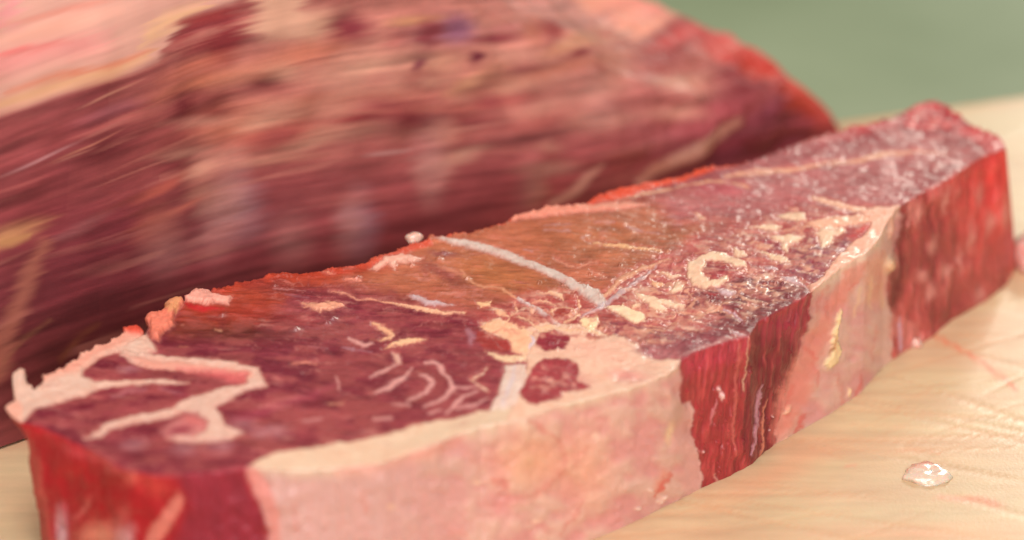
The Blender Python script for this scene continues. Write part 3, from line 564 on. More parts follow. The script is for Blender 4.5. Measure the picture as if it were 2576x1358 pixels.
Wl.E('C3', 960, 880, 16, 50, (232, 190, 150), ang=12, soft=.8, fat=1)
Wl.L('C3', [(960, 1100), (900, 1180), (870, 1230)], 12, (206, 76, 60), soft=4, op=.8, warp=2, fat=.8)
Wl.L('C3', [(930, 1100), (880, 1180)], 26, (222, 130, 104), soft=8, op=.6, fat=1)
for x, y, r in [(925, 1240, 18), (850, 1190, 10), (1015, 1272, 10), (900, 1260, 12), (790, 1300, 12)]:
    Wl.E('C3', x, y, r * 1.4, r * .8, (240, 200, 180), soft=.6, fat=1, lift=.0005, warp=1.5)
# left red end
Wl.P('D', [(-80, 950), (55, 1030), (310, 1140), (480, 1180), (630, 1160), (632, 1200), (645, 1250), (668, 1300), (676, 1358), (700, 1600), (-80, 1600)], (174, 38, 46), soft=5, warp=1.5, part='lean_end')
Wl.P('C1', [(980, 960), (1400, 930), (1420, 1060), (1490, 1200), (1500, 1500), (930, 1500), (1000, 1300), (1060, 1150)], (146, 44, 58), soft=16, warp=2)
Wl.P('C1', [(1390, 930), (1450, 940), (1530, 1050), (1580, 1180), (1600, 1500), (1540, 1500), (1510, 1230), (1440, 1090), (1400, 1010)], (220, 140, 130), soft=5, op=.85, fat=.8, part='fat_edge')
Wl.E('C1', 560, 1080, 300, 160, (168, 26, 34), ang=25, soft=.9, op=.8)
Wl.E('C1', 640, 1000, 120, 40, (160, 34, 36), ang=-45, soft=1, op=.7)
Wl.E('C1', 420, 950, 90, 30, (186, 32, 38), ang=-15, soft=1, op=.8)
for x, y, rx, ry, cc, an in [(240, 720, 60, 25, (214, 66, 76), 30), (440, 860, 70, 25, (214, 74, 84), 25), (560, 890, 60, 22, (214, 84, 86), 20), (650, 945, 50, 22, (214, 92, 92), 20), (740, 1000, 30, 30, (220, 110, 96), 60), (870, 1040, 70, 40, (208, 76, 68), 30), (200, 740, 50, 22, (190, 30, 40), 35),
                             (950, 960, 90, 14, (180, 72, 84), 0), (470, 1170, 60, 14, (220, 110, 104), -50), (1270, 940, 60, 14, (188, 74, 88), -8)]:
    Wl.E('C1', x, y, rx, ry, cc, ang=an, soft=1, op=.8, warp=2)
Wl.P('C1', [(1005, 1075), (1035, 1125), (1000, 1200), (950, 1290), (870, 1400), (820, 1450), (820, 1340), (860, 1270), (930, 1190)], (214, 122, 108), soft=6, warp=1.5, fat=.7, part='fat_fleck')
Wl.E('C1', 345, 1215, 26, 50, (214, 140, 148), ang=0, soft=1, fat=.6)
Wl.E('C1', 350, 1320, 26, 60, (226, 180, 190), ang=0, soft=1, fat=.8, part='fat_fleck')
Wl.E('C1', 560, 1320, 90, 60, (226, 140, 118), soft=.8, fat=.8, warp=2, part='fat_fleck')
Wl.E('C1', 700, 1330, 40, 50, (226, 160, 162), soft=.9, fat=.8, warp=2, part='fat_fleck')
Wl.E('C1', 680, 1220, 26, 60, (204, 96, 92), ang=35, soft=1, op=.7)
Wl.L('C1', [(150, 740), (190, 900), (210, 1060), (250, 1400)], [6, 20, 26, 36], (160, 76, 64), soft=7, op=.85)
Wl.L('C1', [(215, 880), (240, 1060), (300, 1400)], 10, (196, 88, 80), soft=6, op=.7)
# middle red muscle
MID = [(1015, 475), (1060, 430), (1100, 415), (1300, 350), (1410, 325), (1440, 240), (1600, 160), (1775, 60), (1765, 130), (1742, 250), (1685, 450), (1605, 700), (1562, 850), (1550, 960), (1560, 1010), (1440, 1090), (1240, 1200), (1120, 1260), (1150, 1130), (1120, 1000), (1097, 900), (1095, 800), (1082, 700), (1030, 720)]
Wl.P('C3', MID, (160, 52, 54), soft=2, warp=1, part='lean_middle')
Wl.P('C3', [(1380, 560), (1440, 300), (1740, 150), (1735, 260), (1680, 450), (1600, 700), (1552, 850), (1530, 980), (1400, 1060), (1370, 800)], (120, 38, 44), soft=10, warp=2, op=.9)
Wl.P('C3', [(1030, 470), (1300, 370), (1400, 350), (1400, 440), (1300, 480), (1100, 540), (1030, 600)], (180, 58, 72), soft=14, op=.85, warp=2)
Wl.P('C3', [(1450, 290), (1765, 110), (1750, 220), (1690, 420), (1600, 330), (1480, 380)], (160, 54, 66), soft=14, op=.8, warp=2)
inmid = np.clip(.5 - sdf_poly(WX, WY, S('C3', MID)) / 4, 0, 1)
gm = fbm((WX + (WY - 900) * .12) / 3.2, WY / 60, 61, 3); gm2 = fbm((WX + (WY - 900) * .12) / 9, WY / 45, 63, 3)
Wl.col *= (1 + inmid * (.20 * gm + .28 * gm2))[..., None]
vs = (inmid * np.clip((gm2 - .25) * 3, 0, 1) * .32)[..., None]
Wl.col = Wl.col * (1 - vs) + lin((190, 86, 80)) * vs
rw = random.Random(5)
for _ in range(110):
    gx = rw.uniform(1720, 2030); gy = rw.uniform(800, 1190); a_ = rw.uniform(1.5, 3.2)
    Wl.h += (.0004 * np.exp(-((WX - gx) / a_) ** 2 - ((WY - gy) / a_ / 1.3) ** 2)) * inmid
Wl.h += .0003 * inmid * gm2 + .00012 * inmid * gm
for pts, wd, cc in [([(1350, 380), (1340, 560), (1325, 700), (1315, 860), (1330, 1010)], 9, (196, 92, 84)), ([(1480, 610), (1470, 700), (1450, 850), (1425, 1000)], 10, (196, 134, 146)), ([(1512, 690), (1490, 820), (1490, 950), (1465, 1030)], 8, (206, 122, 100)),
                    ([(1402, 352), (1396, 460), (1385, 560), (1380, 640)], 4, (216, 160, 130)), ([(1225, 690), (1205, 760), (1190, 830)], 8, (198, 110, 110)), ([(1215, 1105), (1225, 1150), (1210, 1180)], 9, (206, 130, 118)), ([(1650, 200), (1640, 260)], 6, (190, 88, 100))]:
    Wl.L('C3', pts, wd, cc, soft=1.6, fat=.6, op=.9, lift=.0003, part='fat_vein', warp=1)
for x, y, rx, ry in [(1245, 630, 10, 10), (1255, 670, 8, 22), (1245, 660, 6, 12), (1140, 975, 7, 5), (1545, 780, 5, 4), (1530, 860, 5, 4)]:
    Wl.E('C3', x, y, rx, ry, (236, 190, 184), soft=.5, fat=1, lift=.0006)  # white glints and a crumb, painted as small pale raised spots
# fat between middle and right muscle
Wl.P('C7', [(720, 1170), (870, 1100), (830, 1200), (720, 1380), (640, 1380)], (220, 142, 124), soft=6, op=.85, fat=.9, warp=1)
Wl.P('C7', [(850, 1110), (960, 1060), (985, 1200), (960, 1360), (840, 1360)], (230, 162, 134), soft=8, op=.8, fat=1)
Wl.P('C4', [(410, 560), (500, 400), (600, 200), (760, 30), (700, 200), (620, 400), (560, 600), (480, 760), (380, 830)], (224, 134, 118), soft=12, op=.8, fat=1, warp=2)
Wl.P('C4', [(722, 165), (725, 210), (700, 250), (695, 320), (732, 370), (705, 430), (650, 475), (632, 440), (668, 370), (655, 320), (690, 230)], (236, 200, 150), soft=2, fat=1, lift=.0007, part='fat_flake', warp=1.3)
Wl.L('C4', [(676, 300), (672, 350), (650, 400)], 5, (176, 108, 70), soft=2, op=.9)
Wl.P('C4', [(752, 560), (775, 565), (772, 612), (758, 600)], (236, 196, 154), soft=1.5, fat=1, lift=.0005, part='fat_flake')
Wl.P('C4', [(440, 660), (470, 650), (450, 690), (420, 700)], (234, 186, 156), soft=1.5, fat=1, lift=.0005)
Wl.P('C4', [(390, 860), (440, 800), (470, 830), (540, 780), (570, 800), (420, 880)], (228, 176, 146), soft=3, fat=1, lift=.0006, warp=2)
for pts, wd, o in [([(530, 700), (510, 750), (488, 795)], 12, .8), ([(540, 370), (600, 420)], 16, .6), ([(840, 500), (825, 560), (800, 610)], 12, .7), ([(660, 130), (640, 210)], 8, .5), ([(760, 80), (800, 30)], 8, .5), ([(590, 440), (608, 500), (596, 560)], 5, .6), ([(700, 500), (740, 640)], 22, .35), ([(900, 250), (870, 420)], 16, .35), ([(480, 560), (440, 700)], 24, .4), ([(650, 60), (600, 180)], 14, .4)]:
    Wl.L('C4', pts, wd, (214, 84, 76), soft=4, op=o, warp=2, fat=.9)
for pts in ([(880, 0), (870, 90), (875, 160)], [(820, 60), (790, 200)], [(940, 30), (935, 150)]):
    Wl.L('C4', pts, 10, (234, 190, 146), soft=4, op=.7, fat=1)
# right red end
RM = [(1040, 790), (1110, 750), (1180, 700), (1280, 650), (1400, 570), (1500, 500), (1600, 440), (1760, 380), (1900, 700), (1900, 1500), (1150, 1750), (1000, 1700), (1000, 1600), (1010, 1440), (985, 1358), (990, 1200), (1035, 1100), (1020, 1050), (1062, 960), (1082, 860)]
Wl.P('C7', RM, (176, 80, 72), soft=2.5, warp=1, part='lean_end')
Wl.E('C7', 1580, 640, 260, 300, (212, 72, 66), soft=.9, op=.85)
Wl.E('C7', 1700, 600, 110, 260, (216, 58, 54), soft=.9, op=.85)
Wl.E('C7', 1250, 1000, 120, 300, (140, 60, 56), soft=1, op=.7)
Wl.L('C7', [(1075, 800), (1090, 900), (1060, 1020), (1050, 1200), (1020, 1350)], [10, 26, 24, 34, 26], (122, 46, 44), soft=8, op=.85)
inr = np.clip(.5 - sdf_poly(WX, WY, S('C7', RM)) / 4, 0, 1)
gr = fbm(WX / 5, WY / 40, 81, 3); gr2 = fbm(WX / 14, WY / 60, 83, 3)
Wl.col *= (1 + inr * (.22 * gr + .34 * gr2))[..., None]
vs = (inr * np.clip((gr2 - .22) * 3, 0, 1) * .45)[..., None]
Wl.col = Wl.col * (1 - vs) + lin((206, 118, 108)) * vs
Wl.h += inr * (.0005 * gr2 + .0002 * gr)
for x, y, rx, ry in [(1260, 1020, 18, 40), (1330, 1170, 22, 32), (1190, 1200, 28, 30), (1240, 1300, 20, 46), (1540, 1310, 24, 40), (1160, 830, 24, 50), (1110, 830, 8, 60), (1600, 880, 16, 50), (1480, 960, 14, 60), (1330, 760, 10, 50), (1690, 820, 16, 60), (1540, 720, 14, 50), (1420, 1100, 12, 50)]:
    Wl.E('C7', x, y, rx, ry, (216, 144, 130), ang=6, soft=.9, op=.75, fat=.7, warp=1.5)
Wl.P('C4', [(965, 190), (1040, 200), (1120, 240), (1150, 330), (1040, 420), (1010, 430), (1020, 300), (975, 290)], (202, 118, 106), soft=6, op=.75, fat=.5, warp=1.5)
Wl.L('C4', [(1028, 200), (1024, 300), (1022, 410)], 6, (194, 150, 160), soft=1.6, fat=.8, part='silverskin')
Wl.E('C4', 1300, 160, 110, 60, (134, 54, 50), ang=-40, soft=1, op=.6)
Wl.E('C7', 990, 1140, 28, 46, (232, 186, 146), ang=10, soft=.5, fat=1, lift=.0012, part='fat_flake')
Wl.L('C7', [(1000, 850), (1010, 920), (990, 980)], 14, (230, 170, 142), soft=3, fat=1, lift=.0006)
# dab of general irregularity
Wl.col *= (1 + .07 * fbm(WX / 20, WY / 20, 87, 4))[..., None]
Wl.h += .0006 * gl + .00012 * fbm(WX / 14, WY / 18, 89, 3) * (1 - inmid)
T.h += .0010 * np.clip(fbm(T.px / 11, T.py / 7, 96, 3), 0, 1) * np.clip(1 - (T.py - yf[:, None]) / 22, 0, 1)
T.h += .0006 * fbm(T.px / 130, T.py / 50, 95, 3) + .00022 * fbm(T.px / 24, T.py / 8, 97, 4)
T.h += (1 - T.fat) * (.00010 * g2 + .00012 * g1)

# the near edge: top and side tones meet softly over the rounded corner
colA = np.concatenate([T.col, Wl.col], 1); fatA = np.concatenate([T.fat, Wl.fat], 1); hA = np.concatenate([T.h, Wl.h], 1)
parts = {0: 'lean_face'}
parts.update(T.parts); nT = len(T.parts)
idT = T.id.copy(); idW = np.where(Wl.id > 0, Wl.id + nT + 1, nT + 1)
parts[nT + 1] = 'fat_cap'
for kk, v in Wl.parts.items(): parts[kk + nT + 1] = v
idT[:, :NB] = nT + 900; parts[nT + 900] = 'back_side'
idA = np.concatenate([idT, idW], 1)
# back side takes lean tones
bk = slice(0, NB)
colA[:, bk] = colA[:, NB:NB + 1] * .5 + lin((150, 56, 54)) * .5
hA[:, bk] = 0
# relief fades out at the feet and the seam rows
for it in range(5):
    for c0, rad in ((NB + NT, 8), (NB, 5)):
        sl = V[:, c0 - rad:c0 + rad].copy()
        V[:, c0 - rad:c0 + rad] = (V[:, c0 - rad - 1:c0 + rad - 1] + sl * 2 + V[:, c0 - rad + 1:c0 + rad + 1]) / 4
        if c0 == NB + NT:
            for A in (colA, hA[..., None]):
                sl = A[:, c0 - 3:c0 + 3].copy(); A[:, c0 - 3:c0 + 3] = (A[:, c0 - 4:c0 + 2] + sl * 2 + A[:, c0 - 2:c0 + 4]) / 4
# both ends close on one shared line under the tip
# belly of the side: slight outward bulge low down
Nr = grid_normals(V)
if Nr[NU // 2, NB + NT // 2, 2] < 0: Nr = -Nr
fade = np.ones(NB + NT + NW); fade[:6] = np.linspace(0, 1, 6); fade[-8:] = np.linspace(1, 0, 8)
hA = hA * fade
endf = np.minimum(np.clip(np.arange(NU) / 12, 0, 1), np.clip(np.arange(NU)[::-1] / 12, 0, 1))
# spike of fat at the left tip stands up, right tab too
V = V + Nr * (hA * endf[:, None])[..., None]
spk = np.exp(-((PX - 52) / 14) ** 2) * np.clip(1 - (PY - 945) / 45, 0, 1); spk[:, NB + NT:] = 0
V[..., 2] += .0022 * spk
Nn = grid_normals(V)
if Nn[NU // 2, NB + NT // 2, 2] < 0: Nn = -Nn
for e in (0, -1): Nn[e] = Nn[1 if e == 0 else -2]
NV = V.shape[1]
idx = np.arange(NU * NV).reshape(NU, NV)
q = np.stack([idx[:-1, :-1], idx[1:, :-1], idx[1:, 1:], idx[:-1, 1:]], -1)
fid = idA[:-1, :-1]
Vf = V.reshape(-1, 3); Nf = Nn.reshape(-1, 3); Cf = colA.reshape(-1, 3); Af = fatA.reshape(-1)
wetA = np.full(PX.shape, .6); zt = slice(NB, NB + NT)
wz = np.clip((PX[:, zt] - 1350) / 250, 0, 1) * np.clip(.6 + .8 * fbm(PX[:, zt] / 60, PY[:, zt] / 30, 98, 2), .15, 1)
wz = wz * np.clip((PY[:, zt] - yf[:, None] - 6) / 20, 0.15, 1)
wz = wz + .8 * np.exp(-(((PX[:, zt] - 1090) / 90) ** 2 + ((PY[:, zt] - 650) / 30) ** 2)) + .5 * np.exp(-(((PX[:, zt] - 780) / 120) ** 2 + ((PY[:, zt] - 810) / 40) ** 2)) + .10 * np.clip((PX[:, zt] - 300) / 500, 0, 1)
wz = wz + .35 * np.clip((PX[:, zt] - 1700) / 300, 0, 1)
for x, y, rx, ry in GL: wz = wz + 1.6 * np.exp(-((PX[:, zt] - x) / rx / 1.6) ** 2 - ((PY[:, zt] - y) / ry / 1.6) ** 2)
wetA[:, NB + NT:] = np.where(PX[:, NB + NT:] < 660, .3, .7)
wetA[:, zt] = np.clip(wz * .8, 0, 1); Wf = wetA.reshape(-1)
row = np.repeat(np.arange(NV - 1)[None], NU - 1, 0)
cen = Vf.mean(0); origin = np.array([cen[0], cen[1], 0.0])
steak = thing('beef_steak', origin.tolist(), 'thick raw marbled beef steak lying flat on the board in front of the bigger cut', 'steak')
# winding check
p0, p1, p2 = V[600, NB + 100], V[601, NB + 100], V[601, NB + 101]
if np.cross(p1 - p0, p2 - p0)[2] < 0: q = q[..., ::-1]
small = np.zeros(fid.shape, bool)
count = np.bincount(fid.ravel(), minlength=nT + 1000)
for pid in np.nonzero(count)[0]:
    nm = parts[pid]
    sel = fid == pid
    if count[pid] < 60: fid[sel] = 0 if pid <= nT else nT + 1; continue
for pid in np.nonzero(np.bincount(fid.ravel()))[0]:
    sel = fid == pid
    rws = row[sel].mean()
    if pid == 0:
        # cut face of lean meat: three sections divided by the bent fat seam and the sinew
        cx = .5 * (PX[:-1, :-1] + PX[1:, 1:]); cy = .5 * (PY[:-1, :-1] + PY[1:, 1:])
        xs = np.where(cy < 760, 1090 + (cy - 590) * 2.6, 1530 - (cy - 760) * .9)
        secs = [(cx < 650) & (sdf_poly(cx, cy, S('C1', [(0, 0), (700, 290), (1400, 400), (1450, 470), (1200, 600), (1300, 760), (700, 1100), (0, 1100)])) < 0), None, cx >= xs]
        secs[1] = ~secs[0] & ~secs[2]
        for sname, m2 in zip(('lean_flap', 'lean_face', 'marbled_lean'), secs):
            o = mesh_part(sname, Vf, Nf, q[sel & m2], Cf, Af, M_TOP, steak, origin, Wf)
        continue
    mat = M_TOP if rws < NB + NT else M_WALL
    o = mesh_part(parts[pid], Vf, Nf, q[sel], Cf, Af, mat, steak, origin, Wf)

# ================================================================ THE BIG CUT BEHIND
A0 = unproject(np.array([-330.0]), np.array([1190.0]), 0.0)[0]; A1 = unproject(np.array([2082.0]), np.array([352.0]), 0.0)[0]
ax = (A1 - A0); LEN = np.linalg.norm(ax); ax /= LEN; bxv = np.array([-ax[1], ax[0], 0])
NS, NR = 760, 800
sv = np.linspace(0, 1, NS); rv = np.concatenate([np.linspace(0, .06, 60, endpoint=False), np.linspace(.06, .56, 660, endpoint=False), np.linspace(.56, 1, 80)])
SS, RR = np.meshgrid(sv, rv, indexing='ij')
def prof(s):
    hh = np.interp(s, [0, .2, .45, .58, .64, .68, .71, .74, .77, .80, .83, .86, .89, .92, .945, .965, .985, 1.0], [.125, .124, .110, .084, .066, .057, .053, .0465, .0415, .038, .0352, .0322, .0288, .0250, .0208, .0158, .0095, .001])
    return hh
hh = prof(SS); 
ker = np.ones(9) / 9
hs = np.convolve(np.pad(prof(sv), 4, mode='edge'), ker, 'valid'); hh = np.repeat(hs[:, None] * 1.05, NR, 1)
wd_ = np.interp(SS, [0, .6, .8, .93, 1.0], [.13, .12, .085, .06, .006])
th = RR * math.pi
px_ = np.sign(np.cos(th)) * np.abs(np.cos(th)) ** .62
rise = np.abs(np.sin(th)) ** .72
P = A0 + ax * (SS * LEN)[..., None] + bxv * (wd_ * .5 * (1 - px_) + .010 * 0)[..., None]
P[..., 2] = .0006 + hh * rise
P = P - bxv * .008
u0, v0 = project(P)
P += grid_normals(P) * 0
und = .0035 * fbm(SS * 9, RR * 6, 201, 3, rot=.3) + .0006 * fbm(SS * 26, RR * 30, 203, 2, rot=.3)
NP = grid_normals(P)
if NP[NS // 2, NR // 2, 2] < 0: NP = -NP
endk = np.clip((1 - SS) * 12, 0, 1) * np.clip(RR * 12, 0, 1) * np.clip((1 - RR) * 12, 0, 1)
und = und + .004 * np.clip((SS - .7) * 6, 0, 1) * fbm(SS * 26, RR * 9, 205, 3, rot=.3)
P = P + NP * (und * endk)[..., None]
# direction of the grain, laid along the length of the cut
fx = np.cumsum(np.interp(np.arange(-600, 2700), [-600, 0, 600, 1150, 1700, 2100, 2700], [.46, .42, .26, .12, .22, .34, .4]))
U = u0; Vv = v0 + np.interp(u0, np.arange(-600, 2700), fx) - np.interp(1200, np.arange(-600, 2700), fx)
sl = np.interp(u0, [-600, 0, 600, 1150, 1700, 2100, 2700], [.46, .42, .26, .12, .22, .34, .4])
wu = 60 * fbm(U / 150, Vv / 10, 211, 2) + 16 * fbm(U / 60, Vv / 22, 212, 2)
B = Sheet(u0, v0, (136, 66, 62), 0, wu=wu * .9, wv=-wu * sl * .9 + 5 * fbm(U / 120, Vv / 20, 213, 2))
n1 = fbm(U / 260, Vv / 20, 221, 3); n2 = fbm(U / 150, Vv / 34, 223, 3); n3 = fbm(U / 260, Vv / 14, 225, 2)
B.blur = 1.0
B.E('D', 260, 560, 420, 190, (122, 50, 54), ang=-22, soft=.9, op=.8)
B.E('D', 250, 720, 360, 130, (100, 36, 42), ang=-26, soft=.9, op=.85)  # shadow low on the left, painted into the colour here and next line
B.E('D', 200, 900, 220, 120, (88, 36, 34), ang=-40, soft=.9, op=.85)
B.E('D', 1330, 480, 420, 130, (158, 78, 74), ang=-14, soft=.9, op=.8)
B.E('D', 1560, 330, 300, 120, (150, 72, 68), ang=-20, soft=.9, op=.7)
B.E('D', 1800, 250, 260, 110, (138, 60, 62), ang=10, soft=.9, op=.7)
B.E('D', 1900, 350, 170, 60, (122, 46, 58), ang=-20, soft=.9, op=.85)
B.E('D', 900, 620, 420, 70, (122, 50, 52), ang=-14, soft=.9, op=.8)
B.E('D', 1200, 130, 560, 160, (198, 130, 108), ang=-4, soft=.7, op=.9)
B.E('D', 830, 300, 380, 90, (178, 100, 84), ang=-14, soft=.9, op=.6)
B.col *= (1.14 + .26 * n1 + .22 * n2 + .12 * n3)[..., None]; B.col[..., 2] *= 1.06
# fat cover upper left
B.P('B1', [(-900, 900), (-300, 720), (0, 610), (200, 540), (450, 450), (700, 378), (850, 320), (930, 200), (1050, 100), (1250, 30), (1420, -50), (1500, -900), (-1500, -900)], (212, 156, 136), soft=10, warp=.5, fat=1, part='fat_cover')
B.P('B1', [(-300, 440), (0, 410), (250, 320), (500, 270), (600, 180), (400, 190), (200, 230), (0, 280), (-300, 330)], (228, 146, 136), soft=22, warp=1, fat=1, op=.9)
B.E('B1', 60, 280, 180, 18, (214, 104, 98), ang=-12, soft=1, fat=1, op=.8)
B.E('B1', 300, 60, 300, 18, (214, 128, 108), ang=-14, soft=1, fat=1, op=.7)
B.E('B1', 240, 150, 260, 26, (228, 162, 138), ang=-14, soft=1, fat=1, op=.7)
B.L('B1', [(-300, 660), (0, 560), (300, 450), (600, 370), (800, 290)], 30, (214, 160, 116), soft=10, fat=1, op=.8)
B.L('B1', [(0, 500), (300, 400), (600, 340), (780, 270)], 14, (212, 124, 92), soft=7, fat=1, op=.8)
B.L('B1', [(760, 230), (900, 120), (1150, 30)], 44, (228, 176, 130), soft=14, fat=1, op=.8)
B.E('B1', 20, 60, 60, 90, (226, 140, 140), soft=.7, op=.7, fat=1)
# marbled centre
B.P('B1', [(1340, -200), (1700, -200), (1640, 60), (1850, 60), (1900, 50), (1850, 150), (1700, 240), (1450, 215), (1390, 140), (1420, 70)], (208, 156, 128), soft=20, warp=.4, fat=.8)
B.P('B1', [(940, 230), (1040, 120), (1250, 50), (1345, 170), (1335, 250), (1275, 365), (1180, 370), (1150, 290), (990, 300)], (140, 54, 56), soft=20, warp=.35)
B.E('B1', 1150, 100, 110, 22, (160, 60, 56), ang=-15, soft=1)
B.L('B1', [(950, 260), (1100, 190), (1230, 150)], 22, (164, 96, 86), soft=8, op=.8)
for x, y, rx, ry, cc, an, o in [(1900, 170, 90, 100, (132, 54, 60), -20, .95), (1800, 310, 60, 35, (150, 66, 60), -25, .9), (1470, 430, 105, 50, (92, 26, 34), -20, 1), (2310, 170, 140, 70, (150, 84, 84), -10, .8), (2290, 320, 60, 32, (120, 50, 60), -10, .9),
                                (2000, 390, 260, 110, (192, 134, 112), -5, .8), (1650, 300, 180, 50, (192, 116, 92), -12, .8), (1200, 440, 300, 40, (188, 112, 86), -12, .8), (1100, 360, 180, 40, (178, 100, 80), -15, .8), (1650, 560, 420, 30, (186, 112, 92), -5, .8), (1400, 690, 320, 60, (196, 116, 90), -12, .75),
                                (1560, 740, 240, 60, (176, 92, 76), -10, .8), (2150, 640, 380, 40, (116, 44, 46), -2, .85), (1030, 570, 90, 70, (110, 40, 46), -10, .8), (1180, 600, 110, 70, (132, 58, 50), -15, .7), (980, 840, 110, 90, (108, 36, 42), -10, .7), (580, 800, 170, 60, (98, 38, 42), -18, .7),
                                (1300, 1130, 120, 130, (160, 112, 112), -30, .75), (1180, 1050, 110, 110, (172, 110, 92), -30, .8), (1400, 900, 360, 20, (196, 124, 104), -8, .75), (880, 1030, 130, 20, (184, 92, 76), -24, .85), (940, 1160, 180, 14, (176, 96, 78), -22, .7), (1960, 1230, 80, 130, (160, 112, 118), 0, .7),
                                (2380, 900, 80, 80, (182, 112, 100), 0, .8), (1900, 1080, 160, 30, (170, 88, 82), -4, .6), (860, 1230, 110, 90, (150, 74, 60), -20, .7), (1200, 1270, 150, 22, (166, 100, 92), -22, .7), (450, 1230, 120, 24, (140, 80, 78), -30, .7), (200, 860, 160, 7, (176, 120, 118), -26, .8),
                                (580, 500, 120, 6, (188, 124, 104), -24, .9), (450, 790, 150, 5, (176, 108, 90), -24, .9), (560, 690, 110, 8, (160, 90, 84), -22, .8), (380, 840, 90, 5, (166, 104, 90), -22, .8), (600, 590, 160, 26, (150, 86, 90), -20, .6), (330, 1290, 80, 14, (150, 84, 84), -26, .7),
                                (60, 1290, 160, 40, (196, 136, 96), -24, .85), (720, 1080, 160, 14, (140, 66, 60), -22, .6), (2100, 830, 90, 8, (186, 124, 116), -8, .8), (1850, 660, 120, 12, (140, 48, 50), -6, .8)]:
    B.E('B1', x, y, rx * 1.1, ry * 1.15, cc, ang=an, soft=.6, op=min(1, o * 1.15), warp=.4 if ry > 11 else .12)
for x, y, rx, ry, cc, an, o in [(430, 160, 90, 60, (150, 96, 118), 0, .8), (200, 110, 110, 22, (204, 140, 104), -6, .9), (280, 180, 50, 60, (140, 62, 66), 0, .8), (520, 310, 36, 28, (112, 40, 54), 0, .9), (330, 350, 100, 50, (196, 136, 110), -8, .8), (220, 350, 30, 26, (120, 54, 66), 0, .8), (520, 460, 110, 40, (210, 150, 112), -18, .9),
                                (650, 440, 80, 80, (200, 138, 106), -50, .7), (720, 150, 150, 16, (190, 116, 106), -6, .8), (250, 430, 90, 50, (150, 80, 72), -4, .8), (650, 210, 120, 24, (134, 48, 58), -5, .8), (860, 180, 50, 60, (184, 106, 84), 0, .8), (960, 170, 60, 60, (144, 60, 56), 0, .8), (1160, 190, 110, 40, (208, 150, 112), -20, .9),
                                (1050, 250, 130, 26, (200, 134, 102), -22, .9), (1100, 290, 60, 20, (134, 54, 54), -22, .9), (1300, 140, 40, 18, (180, 76, 62), -10, .9), (1240, 360, 24, 60, (134, 58, 54), 20, .8), (1330, 300, 80, 90, (186, 116, 94), -60, .7), (1250, 460, 110, 60, (196, 126, 104), -40, .7), (1260, 600, 60, 90, (182, 104, 94), 20, .7),
                                (900, 400, 330, 26, (196, 116, 92), -14, .8), (300, 590, 330, 16, (196, 120, 98), -3, .7), (600, 560, 260, 24, (180, 86, 80), -8, .7), (380, 720, 70, 60, (196, 128, 108), 10, .85), (340, 900, 60, 60, (192, 128, 114), 10, .85), (650, 670, 180, 10, (206, 134, 116), -12, .85), (900, 640, 200, 40, (188, 92, 84), -12, .7),
                                (290, 990, 60, 50, (182, 108, 98), 10, .7), (830, 860, 60, 40, (186, 100, 94), 0, .7), (870, 1030, 50, 90, (164, 104, 86), 0, .7), (90, 830, 100, 8, (190, 130, 120), -8, .8), (1420, 780, 200, 12, (176, 96, 96), -14, .6), (1480, 650, 120, 8, (180, 104, 96), -30, .6),
                                (1600, 320, 150, 110, (140, 64, 62), -20, .8), (1650, 480, 220, 60, (140, 66, 62), -20, .6), (1850, 640, 160, 60, (182, 84, 86), -25, .7), (1950, 460, 90, 90, (130, 44, 48), 0, .7), (2150, 600, 90, 40, (140, 64, 76), -30, .7), (2200, 700, 120, 50, (150, 70, 74), -30, .6)]:
    B.E('B2', x, y, rx * 1.1, ry * 1.15, cc, ang=an, soft=.6, op=min(1, o * 1.15), warp=.3)
rb = random.Random(31)
for _ in range(60):
    x = rb.uniform(450, 1750); y = 260 - (x - 900) * .14 + rb.gauss(0, 95)
    B.E('D', x, y, rb.uniform(25, 75), rb.uniform(10, 26), rb.choice([(204, 146, 122), (196, 134, 112), (140, 60, 62), (212, 156, 128), (176, 96, 88)]), ang=rb.gauss(-12, 10), soft=.8, op=rb.uniform(.35, .75), warp=.35)
for x, y, rx, ry, o in [(560, 560, 40, 80, .5), (600, 480, 34, 60, .45), (880, 560, 30, 62, .6), (1085, 380, 34, 70, .6), (1090, 480, 26, 40, .5), (1330, 470, 26, 60, .4), (1500, 250, 34, 60, .4), (740, 610, 40, 50, .4), (420, 620, 50, 60, .4)]:
    B.E('D', x, y, rx, ry, (188, 128, 118), ang=12, soft=.8, op=o, warp=.25)
# pale band, red rim, flap
B.L('B2', [(1440, 990), (1520, 920), (1660, 850), (1790, 790), (1880, 730), (1960, 665)], [22, 30, 34, 40, 34, 22], (214, 150, 130), soft=6, warp=.08, fat=.8, part='fat_seam')
B.L('B2', [(1600, 880), (1760, 790), (1850, 700)], 14, (214, 160, 136), soft=6, warp=.3, fat=.8)
B.L('B2', [(960, 1100), (1060, 1040), (1130, 960), (1220, 890)], [16, 24, 24, 8], (206, 146, 126), soft=6, warp=.1, fat=.8)
B.P('B2', [(1480, 220), (1650, 130), (1850, 100), (2050, 180), (2250, 330), (2450, 480), (2700, 800), (2380, 700), (2330, 560), (2200, 450), (2050, 440), (1900, 330), (1700, 250)], (188, 76, 70), soft=14, warp=.3, part='rim_membrane')
B.P('B2', [(1900, 260), (2100, 300), (2300, 440), (2440, 620), (2340, 620), (2180, 480), (2020, 420)], (196, 66, 52), soft=18, warp=.5)
B.E('B2', 2300, 560, 80, 60, (186, 66, 46), ang=40, soft=1, op=.8)
B.P('B2', [(1080, -60), (1300, -60), (1500, 10), (1720, 20), (1700, 90), (1560, 140), (1440, 190), (1350, 150), (1300, 90), (1150, 40)], (230, 150, 122), soft=10, warp=.4, fat=.9, part='fat_flap')
